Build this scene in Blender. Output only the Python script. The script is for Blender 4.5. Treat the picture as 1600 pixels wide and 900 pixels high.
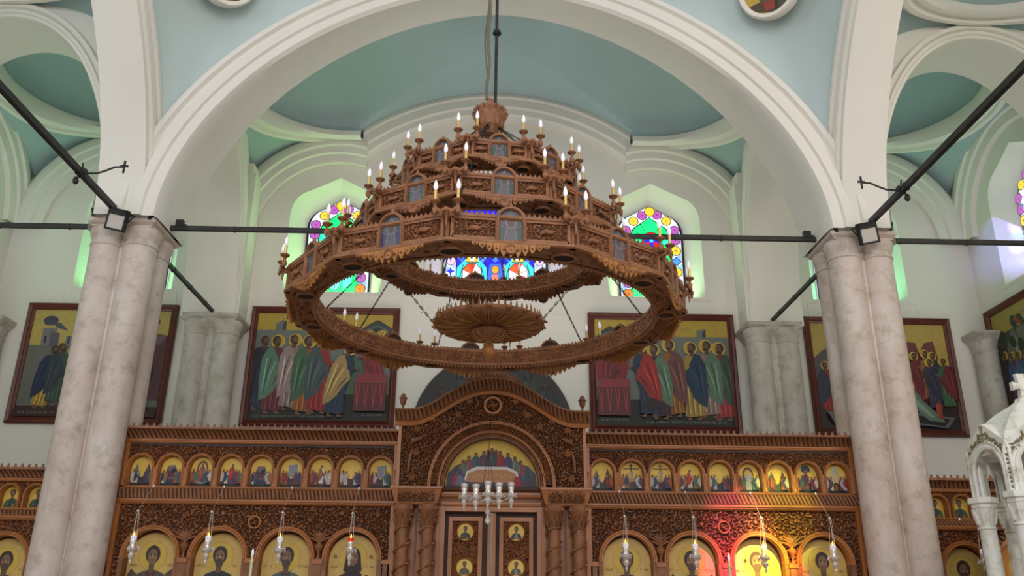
import bpy, math, random
import numpy as np
from math import sin, cos, pi, radians, sqrt, atan2, tan
from mathutils import Vector, Matrix
from mathutils.geometry import tessellate_polygon

for o in list(bpy.data.objects): bpy.data.objects.remove(o, do_unlink=True)
S = bpy.context.scene
COL = S.collection
random.seed(7)

# ------------------------------------------------------------------ camera
TH, YAW, ROLL, FPX = radians(20.7), radians(1.24), radians(0.5), 1324.0
fw = Vector((sin(YAW)*cos(TH), cos(YAW)*cos(TH), sin(TH)))
rt = Vector((cos(YAW), -sin(YAW), 0)); up = rt.cross(fw)
r2 = cos(ROLL)*rt + sin(ROLL)*up; u2 = -sin(ROLL)*rt + cos(ROLL)*up
cam = bpy.data.cameras.new('camera'); camo = bpy.data.objects.new('camera', cam); COL.objects.link(camo)
camo.matrix_world = Matrix(((r2.x, u2.x, -fw.x, 0), (r2.y, u2.y, -fw.y, 0), (r2.z, u2.z, -fw.z, 1.65), (0, 0, 0, 1)))
cam.sensor_width = 36; cam.lens = FPX/1600*36; cam.clip_start = 0.05; cam.clip_end = 200
S.camera = camo

# ------------------------------------------------------------------ world, lights, exposure
W = bpy.data.worlds.new('world'); S.world = W; W.use_nodes = True
W.node_tree.nodes['Background'].inputs[0].default_value = (0.90, 0.95, 1.0, 1)
W.node_tree.nodes['Background'].inputs[1].default_value = 0.75
S.view_settings.view_transform = 'Standard'; S.view_settings.look = 'None'
S.view_settings.gamma = 1.0; S.view_settings.use_curve_mapping = False
S.view_settings.exposure = 0.0

def lamp(name, kind, loc, target, energy, color, size=1.0, size_y=None, spot=None, blend=.5):
    l = bpy.data.lights.new(name, kind); l.energy = energy; l.color = color
    if kind == 'AREA':
        l.shape = 'RECTANGLE'; l.size = size; l.size_y = size_y or size
    if kind == 'SPOT':
        l.spot_size = radians(spot); l.spot_blend = blend; l.shadow_soft_size = size
    o = bpy.data.objects.new(name, l); COL.objects.link(o); o.location = loc
    d = Vector(target)-Vector(loc); o.rotation_euler = d.to_track_quat('-Z', 'Y').to_euler()
    return o
# daylight of the nave windows behind and above the viewer, and of the aisle windows beside
lamp('nave_daylight_west', 'AREA', (0, -4.5, 7.5), (0, 11, 5.5), 560, (1.0, .93, .86), 7, 5)
lamp('aisle_daylight_north', 'AREA', (-8.5, 3.0, 8.0), (2, 12, 5), 150, (.80, .90, 1.0), 2.0, 3)
lamp('aisle_daylight_south', 'AREA', (8.5, 3.0, 8.0), (-2, 12, 5), 200, (1.0, .86, .74), 2.0, 3)
lamp('sanctuary_fill', 'AREA', (0, 12.7, 4.2), (0, 12.5, 9.5), 42, (1.0, .88, .80), 7, 1.2).data.spread = radians(110)  # added fill lamp behind the screen, aimed up to brighten the vault
for sx in (-1, 1): lamp('side_chapel_fill', 'AREA', (sx*6.9, 12.7, 3.9), (sx*6.8, 12.5, 9.5), 14, (1.0, .95, .90), 2.4, 1.2).data.spread = radians(120)  # added fill lamps under the aisle vaults, aimed up
# added coloured spotlights in mid-nave, standing in for sun through stained glass
for nm, tgt, e, c, sp in (('yellow_beam_spot', (3.50, 11.3, 2.14), 2600, (1.0, .78, .03), 3.2),
                          ('red_beam_spot', (3.0, 11.2, 2.16), 1500, (1.0, .03, .12), 2.6),
                          ('magenta_beam_spot', (3.15, 11.2, 2.55), 1100, (1.0, .18, .55), 4.2),
                          ('amber_beam_spot', (3.70, 11.2, 2.80), 1100, (.75, .8, .06), 4.6),
                          ('orange_beam_spot', (3.85, 11.2, 2.12), 1300, (1.0, .2, .03), 1.8)):
    lamp(nm, 'SPOT', (4.3, -1.5, 11.4), (tgt[0]*.93, tgt[1]*.93, 1.65+(tgt[2]-1.65)*.93), e*19.0, c, .02, spot=sp, blend=.9)
for nm, tgt, e, c, sp in (('violet_beam_spot', (8.95, 13.2, 7.7), 9000, (.30, .22, 1.0), 5.5), ('blue_beam_spot', (8.95, 13.25, 7.45), 5000, (.10, .25, 1.0), 2.2), ('rose_beam_spot', (8.95, 13.15, 7.62), 7000, (1.0, .75, 1.0), .7),
                         ('rose_beam_spot', (8.95, 13.05, 8.02), 7000, (1.0, .7, .9), .8), ('green_beam_spot', (8.95, 13.0, 7.88), 6000, (.3, 1.0, .4), .6), ('blue_beam_spot', (8.95, 13.0, 7.40), 6000, (.3, .4, 1.0), .9)):
    lamp(nm, 'SPOT', (1.0, 0, 10.5), tgt, e*.8, c, .01, spot=sp, blend=.7)  # added spots hung in mid-nave for the coloured patches on the right window

# added tinted area lamps hidden on the window sills to colour the reveals
for nm, x, y, w, e, c in (('east_sill_fill', -6.65, 14.5, 1.1, 26, (.25, 1.0, .35)), ('east_sill_fill', -2.93, 14.5, 1.1, 46, (.36, 1.0, .26)), ('east_sill_fill', 0, 14.5, 1.9, 24, (.62, .58, 1.0)),
                       ('east_sill_fill', 2.93, 14.5, 1.1, 28, (.62, 1.0, .50)), ('east_sill_fill', 6.65, 14.5, 1.1, 26, (.2, 1.0, .45))):
    lamp(nm, 'AREA', (x, y-.02, 6.95), (x, y+.75, 9), e*.62, c, w, .28)
lamp('side_sill_fill', 'AREA', (9.0, 12.55, 6.95), (9.6, 12.55, 9), 13, (.80, .60, 1.0), .28, 1.1)
lamp('side_sill_fill', 'AREA', (-9.0, 12.55, 6.95), (-9.6, 12.55, 9), 14, (.7, .85, 1.0), .28, 1.1)

# ------------------------------------------------------------------ materials
def lin(c):
    return tuple(((x/255)/12.92 if x/255 <= .04045 else ((x/255+.055)/1.055)**2.4) for x in c[:3])
def mat(name, rgb, rough=.6, metal=0, noise=0, nscale=4, bump=0, bscale=30, emit=0, spec=.5, rgb2=None):
    m = bpy.data.materials.new(name); m.use_nodes = True; nt = m.node_tree; b = nt.nodes['Principled BSDF']
    c = (*lin(rgb), 1)
    b.inputs['Base Color'].default_value = c; b.inputs['Roughness'].default_value = rough
    b.inputs['Metallic'].default_value = metal; b.inputs['Specular IOR Level'].default_value = spec
    tc = nt.nodes.new('ShaderNodeTexCoord')
    if noise or rgb2:
        n = nt.nodes.new('ShaderNodeTexNoise'); n.inputs['Scale'].default_value = nscale; n.inputs['Detail'].default_value = 6
        r = nt.nodes.new('ShaderNodeValToRGB'); nt.links.new(tc.outputs['Object'], n.inputs['Vector'])
        nt.links.new(n.outputs['Fac'], r.inputs[0]); r.color_ramp.elements[0].position = .35; r.color_ramp.elements[1].position = .65
        if rgb2: r.color_ramp.elements[0].color = (*lin(rgb2), 1); r.color_ramp.elements[1].color = c
        else:
            r.color_ramp.elements[0].color = tuple(x*(1-noise) for x in c[:3])+(1,); r.color_ramp.elements[1].color = tuple(min(1, x*(1+noise)) for x in c[:3])+(1,)
        nt.links.new(r.outputs[0], b.inputs['Base Color'])
    if bump:
        n2 = nt.nodes.new('ShaderNodeTexNoise'); n2.inputs['Scale'].default_value = bscale; n2.inputs['Detail'].default_value = 4
        bp = nt.nodes.new('ShaderNodeBump'); bp.inputs['Strength'].default_value = bump; bp.inputs['Distance'].default_value = .01
        nt.links.new(tc.outputs['Object'], n2.inputs['Vector']); nt.links.new(n2.outputs['Fac'], bp.inputs['Height']); nt.links.new(bp.outputs[0], b.inputs['Normal'])
    if emit:
        b.inputs['Emission Color'].default_value = c; b.inputs['Emission Strength'].default_value = emit
    return m
def attr_mat(name, rough=.5, emit=0):
    m = bpy.data.materials.new(name); m.use_nodes = True; nt = m.node_tree; b = nt.nodes['Principled BSDF']
    a = nt.nodes.new('ShaderNodeAttribute'); a.attribute_name = 'Col'
    if emit:
        b.inputs['Base Color'].default_value = (.02, .02, .02, 1)
        nt.links.new(a.outputs['Color'], b.inputs['Emission Color']); b.inputs['Emission Strength'].default_value = emit
    else:
        tc = nt.nodes.new('ShaderNodeTexCoord')
        n = nt.nodes.new('ShaderNodeTexNoise'); n.inputs['Scale'].default_value = 14; n.inputs['Detail'].default_value = 5
        nt.links.new(tc.outputs['Object'], n.inputs['Vector'])
        mx = nt.nodes.new('ShaderNodeMix'); mx.data_type = 'RGBA'; mx.blend_type = 'MULTIPLY'; mx.inputs[0].default_value = 1
        mr = nt.nodes.new('ShaderNodeMapRange'); mr.inputs[3].default_value = .78; mr.inputs[4].default_value = 1.12; nt.links.new(n.outputs['Fac'], mr.inputs[0])
        nt.links.new(a.outputs['Color'], mx.inputs[6]); nt.links.new(mr.outputs[0], mx.inputs[7])
        nt.links.new(mx.outputs[2], b.inputs['Base Color'])
    b.inputs['Roughness'].default_value = rough
    return m
def marble_mat(name, a, b_, stain, sc=2.2):
    m = bpy.data.materials.new(name); m.use_nodes = True; nt = m.node_tree; b = nt.nodes['Principled BSDF']
    tc = nt.nodes.new('ShaderNodeTexCoord'); mp = nt.nodes.new('ShaderNodeMapping'); mp.inputs['Scale'].default_value = (1, 1, .45)
    nt.links.new(tc.outputs['Object'], mp.inputs[0])
    n1 = nt.nodes.new('ShaderNodeTexNoise'); n1.inputs['Scale'].default_value = sc; n1.inputs['Detail'].default_value = 8; n1.inputs['Roughness'].default_value = .65
    n2 = nt.nodes.new('ShaderNodeTexNoise'); n2.inputs['Scale'].default_value = 5; n2.inputs['Detail'].default_value = 9; n2.inputs['Roughness'].default_value = .7
    n3 = nt.nodes.new('ShaderNodeTexNoise'); n3.inputs['Scale'].default_value = 45; n3.inputs['Detail'].default_value = 3
    for n in (n1, n3): nt.links.new(mp.outputs[0], n.inputs['Vector'])
    nt.links.new(tc.outputs['Object'], n2.inputs['Vector'])
    r1 = nt.nodes.new('ShaderNodeValToRGB'); r1.color_ramp.elements[0].position = .38; r1.color_ramp.elements[1].position = .62
    r1.color_ramp.elements[0].color = (*lin(a), 1); r1.color_ramp.elements[1].color = (*lin(b_), 1)
    r2_ = nt.nodes.new('ShaderNodeValToRGB'); r2_.color_ramp.elements[0].position = .50; r2_.color_ramp.elements[1].position = .78
    nt.links.new(n1.outputs['Fac'], r1.inputs[0]); nt.links.new(n2.outputs['Fac'], r2_.inputs[0])
    mx = nt.nodes.new('ShaderNodeMix'); mx.data_type = 'RGBA'; mx.inputs[7].default_value = (*lin(stain), 1)
    nt.links.new(r2_.outputs[0], mx.inputs[0]); nt.links.new(r1.outputs[0], mx.inputs[6]); nt.links.new(mx.outputs[2], b.inputs['Base Color'])
    bp = nt.nodes.new('ShaderNodeBump'); bp.inputs['Strength'].default_value = .35; bp.inputs['Distance'].default_value = .01
    nt.links.new(n3.outputs['Fac'], bp.inputs['Height']); nt.links.new(bp.outputs[0], b.inputs['Normal'])
    b.inputs['Roughness'].default_value = .55
    return m
M = dict(
    white=mat('cream_plaster', (226, 221, 212), .8, noise=.03, nscale=.7, bump=.1, bscale=9),
    teal=mat('teal_vault_paint', (160, 180, 182), .8, noise=.05, nscale=.6),
    blue=mat('pale_blue_paint', (186, 201, 200), .8, noise=.04, nscale=.5),
    stone=marble_mat('weathered_pink_limestone', (192, 172, 160), (212, 198, 190), (150, 132, 108)),
    stone2=marble_mat('grey_limestone', (170, 162, 150), (192, 186, 176), (130, 120, 98)),
    marble=marble_mat('carved_white_marble', (216, 214, 204), (232, 231, 224), (140, 132, 98), 3),
    marbledark=mat('marble_relief_patina', (128, 118, 84), .8),
    wood=mat('carved_walnut', (134, 84, 50), .45, noise=.2, nscale=8, bump=.5, bscale=70),
    rail=mat('polished_walnut_rail', (164, 102, 56), .32, noise=.12, nscale=3),
    wooddark=mat('dark_walnut_backing_and_shade', (58, 32, 22), .6, noise=.2, nscale=8),  # backing boards, and shade painted into the carved recesses
    cwood=mat('chandelier_walnut', (140, 90, 56), .42, noise=.2, nscale=10, bump=.6, bscale=90),
    cgold=mat('gilded_and_underlit_walnut', (166, 108, 52), .4, noise=.25, nscale=14, bump=.6, bscale=90),  # gilding, and light from below painted on the lower ring's lace
    cdark=mat('chandelier_backing_and_shade', (60, 34, 22), .6),  # backing strips, and shade painted into the chandelier's carving
    frame=mat('mahogany_picture_frame', (92, 42, 32), .35, noise=.15, nscale=5),
    iron=mat('dark_iron', (52, 50, 48), .5, metal=.6, noise=.2, nscale=9),
    black=mat('matte_black', (22, 22, 24), .5),
    brass=mat('brass_sleeve', (206, 172, 104), .35, metal=.5),
    bulb=mat('frosted_bulb', (232, 230, 240), .25, emit=.25),
    silver=mat('polished_silver', (238, 230, 224), .3, metal=.55),
    redglass=mat('ruby_glass', (200, 30, 14), .2, emit=.5),
    flame=mat('oil_flame', (255, 190, 70), .3, emit=4),
    led=mat('floodlight_lens', (196, 186, 178), .4),
    paint=attr_mat('painted_panel', .55),
    mosaic=attr_mat('leaded_icon_glass', .4),
    glass=attr_mat('stained_glass', .3, emit=1.0),
    wax=mat('candle_wax', (236, 230, 190), .4),
    cord=mat('hemp_cord', (110, 100, 88), .8),
    floor=mat('marble_floor', (150, 140, 128), .3, noise=.1, nscale=1.5),
)

# ------------------------------------------------------------------ mesh helpers
def link(name, me, parent=None):
    o = bpy.data.objects.new(name, me); COL.objects.link(o)
    if parent is not None: o.parent = parent
    return o
def tag(o, label=None, cat=None, group=None, kind=None):
    if label: o['label'] = label
    if cat: o['category'] = cat
    if group: o['group'] = group
    if kind: o['kind'] = kind
    return o
def thing(name, label, cat, loc=(0, 0, 0), rz=0, group=None):
    o = bpy.data.objects.new(name, None); COL.objects.link(o); o.location = loc; o.rotation_euler = (0, 0, rz)
    o.empty_display_size = .1
    return tag(o, label, cat, group)
def dup(root, loc=None, rz=None, parent=None, label=None, group=None):
    c = root.copy(); COL.objects.link(c)
    if loc is not None: c.location = loc
    if rz is not None: c.rotation_euler = (0, 0, rz)
    if parent is not None: c.parent = parent
    if label: c['label'] = label
    if group: c['group'] = group
    for ch in list(root.children):
        d = ch.copy(); COL.objects.link(d); d.parent = c
        for g in list(ch.children):
            e = g.copy(); COL.objects.link(e); e.parent = d
    return c
class MB:
    def __init__(s): s.v = []; s.f = []; s.m = []; s.c = []; s.has = False
    def add(s, vs, fs, mi=0, col=None):
        n = len(s.v); s.v.extend([tuple(p) for p in vs])
        for f in fs:
            s.f.append(tuple(i+n for i in f)); s.m.append(mi); s.c.append(col)
        if col is not None: s.has = True
        return s
    def box(s, x0, x1, y0, y1, z0, z1, mi=0, col=None):
        v = [(x0, y0, z0), (x1, y0, z0), (x1, y1, z0), (x0, y1, z0), (x0, y0, z1), (x1, y0, z1), (x1, y1, z1), (x0, y1, z1)]
        return s.add(v, [(3, 2, 1, 0), (4, 5, 6, 7), (0, 1, 5, 4), (1, 2, 6, 5), (2, 3, 7, 6), (3, 0, 4, 7)], mi, col)
    def loft(s, rings, closed=False, mi=0, caps=False):
        n = len(rings[0]); vs = [p for r in rings for p in r]; fs = []
        for i in range(len(rings)-1):
            for j in range(n if closed else n-1):
                k = (j+1) % n; fs.append((i*n+j, i*n+k, (i+1)*n+k, (i+1)*n+j))
        if caps: fs.append(tuple(range(n-1, -1, -1))); fs.append(tuple((len(rings)-1)*n+j for j in range(n)))
        return s.add(vs, fs, mi)
    def lathe(s, prof, c=(0, 0, 0), n=16, mi=0):
        rings = [[(c[0]+r*cos(2*pi*j/n), c[1]+r*sin(2*pi*j/n), c[2]+z) for j in range(n)] for r, z in prof]
        return s.loft(rings, True, mi, True)
    def tube(s, pts, r, n=8, mi=0):
        pts = [Vector(p) for p in pts]; rings = []
        for i, p in enumerate(pts):
            d = (pts[min(i+1, len(pts)-1)]-pts[max(i-1, 0)]).normalized()
            a = Vector((0, 0, 1)) if abs(d.z) < .9 else Vector((1, 0, 0))
            u = d.cross(a).normalized(); w = d.cross(u)
            rr = r[i] if isinstance(r, (list, tuple)) else r
            rings.append([p+u*rr*cos(2*pi*j/n)+w*rr*sin(2*pi*j/n) for j in range(n)])
        return s.loft(rings, True, mi, True)
    def poly(s, loops, fn, mi=0, col=None):
        """filled 2-D polygon (with holes) placed by fn(u, v)"""
        tri = tessellate_polygon([[Vector((a, b, 0)) for a, b in l] for l in loops])
        flat = [p for l in loops for p in l]
        return s.add([fn(a, b) for a, b in flat], [tuple(t) for t in tri], mi, col)
    def prism(s, loop, y0, y1, mi=0, plane='XZ', off=0, col=None):
        if plane == 'XZ': f = lambda y: (lambda a, b: (a, y, b))
        elif plane == 'YZ': f = lambda y: (lambda a, b: (y, a, b))
        else: f = lambda y: (lambda a, b: (a, b, y))
        s.poly([loop], f(y0), mi, col); s.poly([loop], f(y1), mi, col)
        n = len(loop); vs = [f(y0)(*p) for p in loop]+[f(y1)(*p) for p in loop]
        return s.add(vs, [(i, (i+1) % n, n+(i+1) % n, n+i) for i in range(n)], mi, col)
    def sweep(s, path, prof, A, mi=0, closed=False):
        """path: [(P, N)]; profile: [(n, a)] -> P + n*N + a*A"""
        A = Vector(A); rings = []
        for P, N in path: rings.append([Vector(P)+Vector(N)*n_+A*a for n_, a in prof])
        if closed: rings.append(rings[0])
        return s.loft(rings, False, mi)
    def build(s, name, mats, parent=None, smooth=False, label=None):
        me = bpy.data.meshes.new(name)
        me.from_pydata(s.v, [], s.f)
        if not isinstance(mats, (list, tuple)): mats = [mats]
        for m in mats: me.materials.append(m)
        me.polygons.foreach_set('material_index', s.m)
        if smooth: me.polygons.foreach_set('use_smooth', [True]*len(s.f))
        if s.has:
            at = me.color_attributes.new('Col', 'FLOAT_COLOR', 'CORNER'); dat = []
            for f, c in zip(s.f, s.c):
                c = c or (.5, .5, .5)
                for _ in f: dat.extend((c[0], c[1], c[2], 1))
            at.data.foreach_set('color', dat)
        me.update()
        if smooth:
            try: me.set_sharp_from_angle(angle=radians(38))
            except Exception: pass
        o = link(name, me, parent)
        if label: o['label'] = label
        return o
def struct(o): o['kind'] = 'structure'; return o

def sup(a, b, n=2.0, cx=0, z0=0, N=48):
    """upper half of a super-ellipse, left foot to right foot, with outward normals"""
    pts = []
    for i in range(N+1):
        t = pi - pi*i/N; c, s_ = cos(t), sin(t)
        pts.append((cx+a*math.copysign(abs(c)**(2/n), c), z0+b*abs(s_)**(2/n)))
    return pts
def normals2(pts):
    out = []
    for i in range(len(pts)):
        a = pts[max(i-1, 0)]; b = pts[min(i+1, len(pts)-1)]
        dx, dz = b[0]-a[0], b[1]-a[1]; l = math.hypot(dx, dz) or 1
        out.append((-dz/l, dx/l))
    return out
def XZpath(pts, y): return [((p[0], y, p[1]), (n[0], 0, n[1])) for p, n in zip(pts, normals2(pts))]
def YZpath(pts, x): return [((x, p[0], p[1]), (0, n[0], n[1])) for p, n in zip(pts, normals2(pts))]
def with_legs(pts, z): return [(pts[0][0], z)]+list(pts)+[(pts[-1][0], z)]

# carved foliage height function (0 = pierced ground, 1 = top of the relief)
def carve(U, V, s=.09, seed=1, swirl=9.0):
    rs = np.random.RandomState(seed); best = np.full(U.shape, 1e9); h = np.zeros(U.shape)
    gi = np.floor(U/s).astype(int); gj = np.floor(V/s).astype(int)
    jx = rs.rand(64, 64); jy = rs.rand(64, 64); ph = rs.rand(64, 64)*6.28; ch = np.where(rs.rand(64, 64) > .5, 1, -1)
    lob = rs.randint(3, 7, (64, 64))
    for di in (-1, 0, 1):
        for dj in (-1, 0, 1):
            i = (gi+di); j = (gj+dj); ii, jj = i % 64, j % 64
            cx = (i+.2+.6*jx[ii, jj])*s; cy = (j+.2+.6*jy[ii, jj])*s
            dx, dy = U-cx, V-cy; r = np.sqrt(dx*dx+dy*dy); th = np.arctan2(dy, dx)
            v = .5+.5*np.sin(lob[ii, jj]*th+ch[ii, jj]*swirl*r/s+ph[ii, jj])
            v = np.where(r < .14*s, 1.0, v)
            m = r < best; best = np.where(m, r, best); h = np.where(m, v, h)
    return np.clip((h-.30)*1.8, 0, 1)
def carved(name, x0, x1, z0, z1, y, keep, parent, res=.01, s=.1, depth=.03, seed=1, mats=None, label=None, mapf=None, back=True):
    nu = max(2, int((x1-x0)/res)); nv = max(2, int((z1-z0)/res))
    u = np.linspace(x0, x1, nu+1); v = np.linspace(z0, z1, nv+1); U, V = np.meshgrid(u, v)
    H = carve(U+50, V+50, s, seed)
    D = y + depth*(1-H)
    vs = np.stack([U.ravel(), D.ravel(), V.ravel()], 1)
    idx = np.arange((nu+1)*(nv+1)).reshape(nv+1, nu+1)
    q = np.stack([idx[:-1, :-1], idx[:-1, 1:], idx[1:, 1:], idx[1:, :-1]], -1).reshape(-1, 4)
    cu = (U[:-1, :-1]+U[1:, 1:])/2; cv = (V[:-1, :-1]+V[1:, 1:])/2
    hm = ((H[:-1, :-1]+H[1:, 1:]+H[1:, :-1]+H[:-1, 1:])/4).ravel()
    if keep is not None:
        k = np.array([keep(a, b) for a, b in zip(cu.ravel(), cv.ravel())], bool); q = q[k]; hm = hm[k]
    if mapf: vs = mapf(vs)
    me = bpy.data.meshes.new(name); me.from_pydata(vs.tolist(), [], q.tolist())
    for m in (mats or [M['wood'], M['wooddark']]): me.materials.append(m)
    me.polygons.foreach_set('material_index', (hm < .22).astype(int)); me.update()  # recess shade put into the colour: deepest carving gets the dark wood
    o = link(name, me, parent)
    if label: o['label'] = label
    return o

# flat art (paintings, leaded glass): coloured polygons stacked in thin layers
class Art:
    def __init__(s, fn, gain=1.0): s.mb = MB(); s.fn = fn; s.k = 0; s.gain = gain; s.clip = None
    def p(s, pts, col, gain=None):
        s.k += 1; k = s.k; g = gain or s.gain
        c = tuple(x*g for x in lin(col))
        if s.clip: pts = s.clip(pts)
        if len(pts) < 3: return
        s.mb.poly([pts], lambda a, b: s.fn(a, b, k), 0, c)
    def e(s, u, v, a, b, col, n=18, gain=None, rot=0):
        s.p([(u+a*cos(2*pi*i/n)*cos(rot)-b*sin(2*pi*i/n)*sin(rot), v+a*cos(2*pi*i/n)*sin(rot)+b*sin(2*pi*i/n)*cos(rot)) for i in range(n)], col, gain)
    def l(s, pts, w, col):
        for (a, b), (c, d) in zip(pts[:-1], pts[1:]):
            L = math.hypot(c-a, d-b) or 1; nx, ny = -(d-b)/L*w/2, (c-a)/L*w/2
            s.p([(a+nx, b+ny), (c+nx, d+ny), (c-nx, d-ny), (a-nx, b-ny)], col)
def shade(c, k): return tuple(max(0, min(255, x*k)) for x in c)
GOLD = (222, 184, 80)
def figure(A, u, v, h, robe, cloak, halo=True, d=1, lean=0.0, hair=(62, 40, 30), skin=(122, 82, 56), feet=True):
    """a standing robed figure, feet at (u, v), facing d = +1 right / -1 left"""
    def T(x, y): return (u+d*(x*h)+lean*d*max(0, y-.25)*h, v+y*h)
    P = lambda pts, c: A.p([T(x, y) for x, y in pts], c)
    if halo: hu, hv = T(.015, .915); A.e(hu, hv, .088*h, .088*h, (222, 190, 84)); A.e(hu, hv, .076*h, .076*h, (206, 168, 62))
    if feet:
        for x in (-.06, .07):
            fu, fv = T(x, .015); A.e(fu+d*.012*h, fv, .034*h, .016*h, skin)
            P([(x-.018, .01), (x+.012, .01), (x+.01, .09), (x-.014, .09)], skin)
    P([(-.12, .06), (-.10, .30), (-.11, .62), (-.13, .76), (-.06, .835), (.05, .835), (.12, .76), (.13, .60), (.11, .34), (.13, .05), (.05, .035), (-.04, .05)], robe)
    for x in (-.06, 0, .06):
        P([(x-.006, .07), (x+.008, .07), (x+.02, .50), (x+.012, .5)], shade(robe, 1.45))
        P([(x+.016, .06), (x+.026, .06), (x+.03, .45)], shade(robe, .55))
    P([(-.15, .16), (-.17, .42), (-.16, .70), (-.10, .82), (-.03, .84), (.03, .72), (.10, .60), (.14, .50), (.07, .42), (.02, .28), (-.06, .20)], cloak)
    P([(-.13, .22), (-.12, .44), (-.10, .70), (-.09, .70), (-.10, .44)], shade(cloak, 1.5))
    P([(-.08, .26), (-.05, .50), (.01, .66), (.02, .65), (-.035, .48)], shade(cloak, 1.4))
    P([(-.02, .32), (.03, .46), (.09, .54), (.095, .525), (.045, .44)], shade(cloak, .5))
    P([(-.105, .24), (-.075, .5), (-.03, .70), (-.04, .71), (-.09, .5)], shade(cloak, .5))
    P([(.04, .66), (.12, .60), (.17, .63), (.17, .66), (.12, .655), (.06, .72)], robe)
    hu, hv = T(.185, .65); A.e(hu, hv, .024*h, .017*h, skin)
    P([(-.025, .81), (.03, .81), (.03, .88), (-.02, .88)], shade(skin, .85))
    hu, hv = T(.0, .925); A.e(hu, hv, .052*h, .060*h, hair)
    hu, hv = T(.018, .912); A.e(hu, hv, .036*h, .050*h, skin)
    hu, hv = T(.022, .872); A.e(hu, hv, .026*h, .022*h, hair)
    for x in (.008, .036):
        eu, ev = T(x, .92); A.e(eu, ev, .006*h, .004*h, (24, 16, 14), 8)
def bust(A, u, v, h, robe, under, halo=True, hood=None, beard=True, wings=False, child=False):
    """half-length figure; v = bottom edge, h = height to the crown"""
    if halo:
        A.e(u, v+.76*h, .30*h, .30*h, (176, 140, 58)); A.e(u, v+.76*h, .29*h, .29*h, (208, 174, 76))
    if wings:
        for d in (-1, 1):
            A.p([(u+d*.26*h, v), (u+d*.52*h, v), (u+d*.50*h, v+.34*h), (u+d*.42*h, v+.50*h), (u+d*.30*h, v+.40*h)], (86, 70, 58))
            for k in range(5): A.l([(u+d*(.30+.045*k)*h, v), (u+d*(.33+.035*k)*h, v+.38*h)], .008*h, (136, 112, 84))
    sh = .40
    A.p([(u-sh*h, v), (u-.37*h, v+.26*h), (u-.27*h, v+.40*h), (u-.10*h, v+.47*h), (u+.10*h, v+.47*h), (u+.27*h, v+.40*h), (u+.37*h, v+.26*h), (u+sh*h, v)], robe)
    A.p([(u-.12*h, v), (u-.09*h, v+.45*h), (u+.09*h, v+.45*h), (u+.14*h, v)], under)
    for k in range(6):
        x = -.33+.055*k; A.p([(u+x*h, v), (u+(x+.012)*h, v), (u+(x*.55+.01)*h, v+.40*h), (u+(x*.55)*h, v+.40*h)], shade(robe, 1.5 if k % 2 else .6))
        A.p([(u-x*h, v), (u-(x+.012)*h, v), (u-(x*.55+.01)*h, v+.40*h), (u-(x*.55)*h, v+.40*h)], shade(robe, 1.4 if k % 2 else .6))
    sk = (128, 98, 74)
    A.p([(u-.055*h, v+.42*h), (u+.055*h, v+.42*h), (u+.055*h, v+.62*h), (u-.055*h, v+.62*h)], shade(sk, .8))
    A.e(u, v+.79*h, .150*h, .18*h, hood or (58, 42, 34))
    if hood: A.p([(u-.15*h, v+.82*h), (u-.19*h, v+.50*h), (u-.10*h, v+.42*h), (u+.10*h, v+.42*h), (u+.19*h, v+.50*h), (u+.15*h, v+.82*h)], hood)
    A.e(u, v+.745*h, .098*h, .150*h, sk)
    if beard: A.e(u, v+.640*h, .085*h, .095*h, (84, 66, 54)); A.e(u, v+.70*h, .03*h, .012*h, (96, 52, 44))
    A.p([(u-.008*h, v+.79*h), (u+.008*h, v+.79*h), (u+.018*h, v+.715*h), (u-.018*h, v+.715*h)], shade(sk, 1.35))
    for d in (-1, 1):
        A.e(u+d*.042*h, v+.775*h, .020*h, .010*h, (26, 18, 16), 8); A.l([(u+d*.018*h, v+.80*h), (u+d*.065*h, v+.802*h)], .008*h, (40, 28, 22))
        A.e(u+d*.06*h, v+.73*h, .02*h, .03*h, shade(sk, 1.2), 10)
    if not beard: A.e(u, v+.675*h, .026*h, .010*h, (130, 60, 50), 8)
    if child:
        cu, cv = u+.30*h, v+.20*h
        A.e(cu, cv+.12*h, .13*h, .13*h, (214, 180, 84)); A.e(cu, cv+.12*h, .075*h, .095*h, (66, 46, 36)); A.e(cu, cv+.105*h, .052*h, .072*h, sk)
        A.p([(cu-.12*h, v), (cu-.09*h, cv+.03*h), (cu+.07*h, cv+.03*h), (cu+.11*h, v)], (164, 110, 46))
    hu = u-.17*h; A.e(hu, v+.16*h, .05*h, .075*h, sk, rot=.5)
    A.p([(u+.05*h, v), (u+.07*h, v+.16*h), (u+.22*h, v+.14*h), (u+.22*h, v)], (150, 104, 44))

# ================================================================== SETTING
ZS = 6.30
PC = [  # main transverse arch, curves from back to front: (Y, a, b)
    (10.90, 4.95, 4.70), (10.90, 4.33, 4.03), (10.2, 4.34, 3.80), (9.96, 4.35, 3.70), (9.90, 4.38, 3.74), (9.90, 4.52, 3.86),
    (9.86, 4.54, 3.88), (9.86, 4.66, 3.98), (9.90, 4.68, 4.0), (9.90, 4.74, 4.06), (9.84, 4.77, 4.08), (9.84, 4.85, 4.15), (9.94, 4.87, 4.17)]
mb = MB()
rings = []
for (Y, a, b) in PC: rings.append([(p[0], Y, p[1]) for p in sup(a, b, 1.8, 0, ZS, 72)])
mb.loft(rings); struct(mb.build('trim_1', M['white'], smooth=True))
# back wall of the arch, above the east bay
pts = sup(4.36, 4.06, 1.8, 0, ZS, 48)
mb = MB(); mb.poly([[(-5.3, ZS), ]+pts+[(5.3, ZS), (5.3, 12), (-5.3, 12)]], lambda a, b: (a, 10.88, b)); struct(mb.build('wall_above_arch', M['white']))
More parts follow.
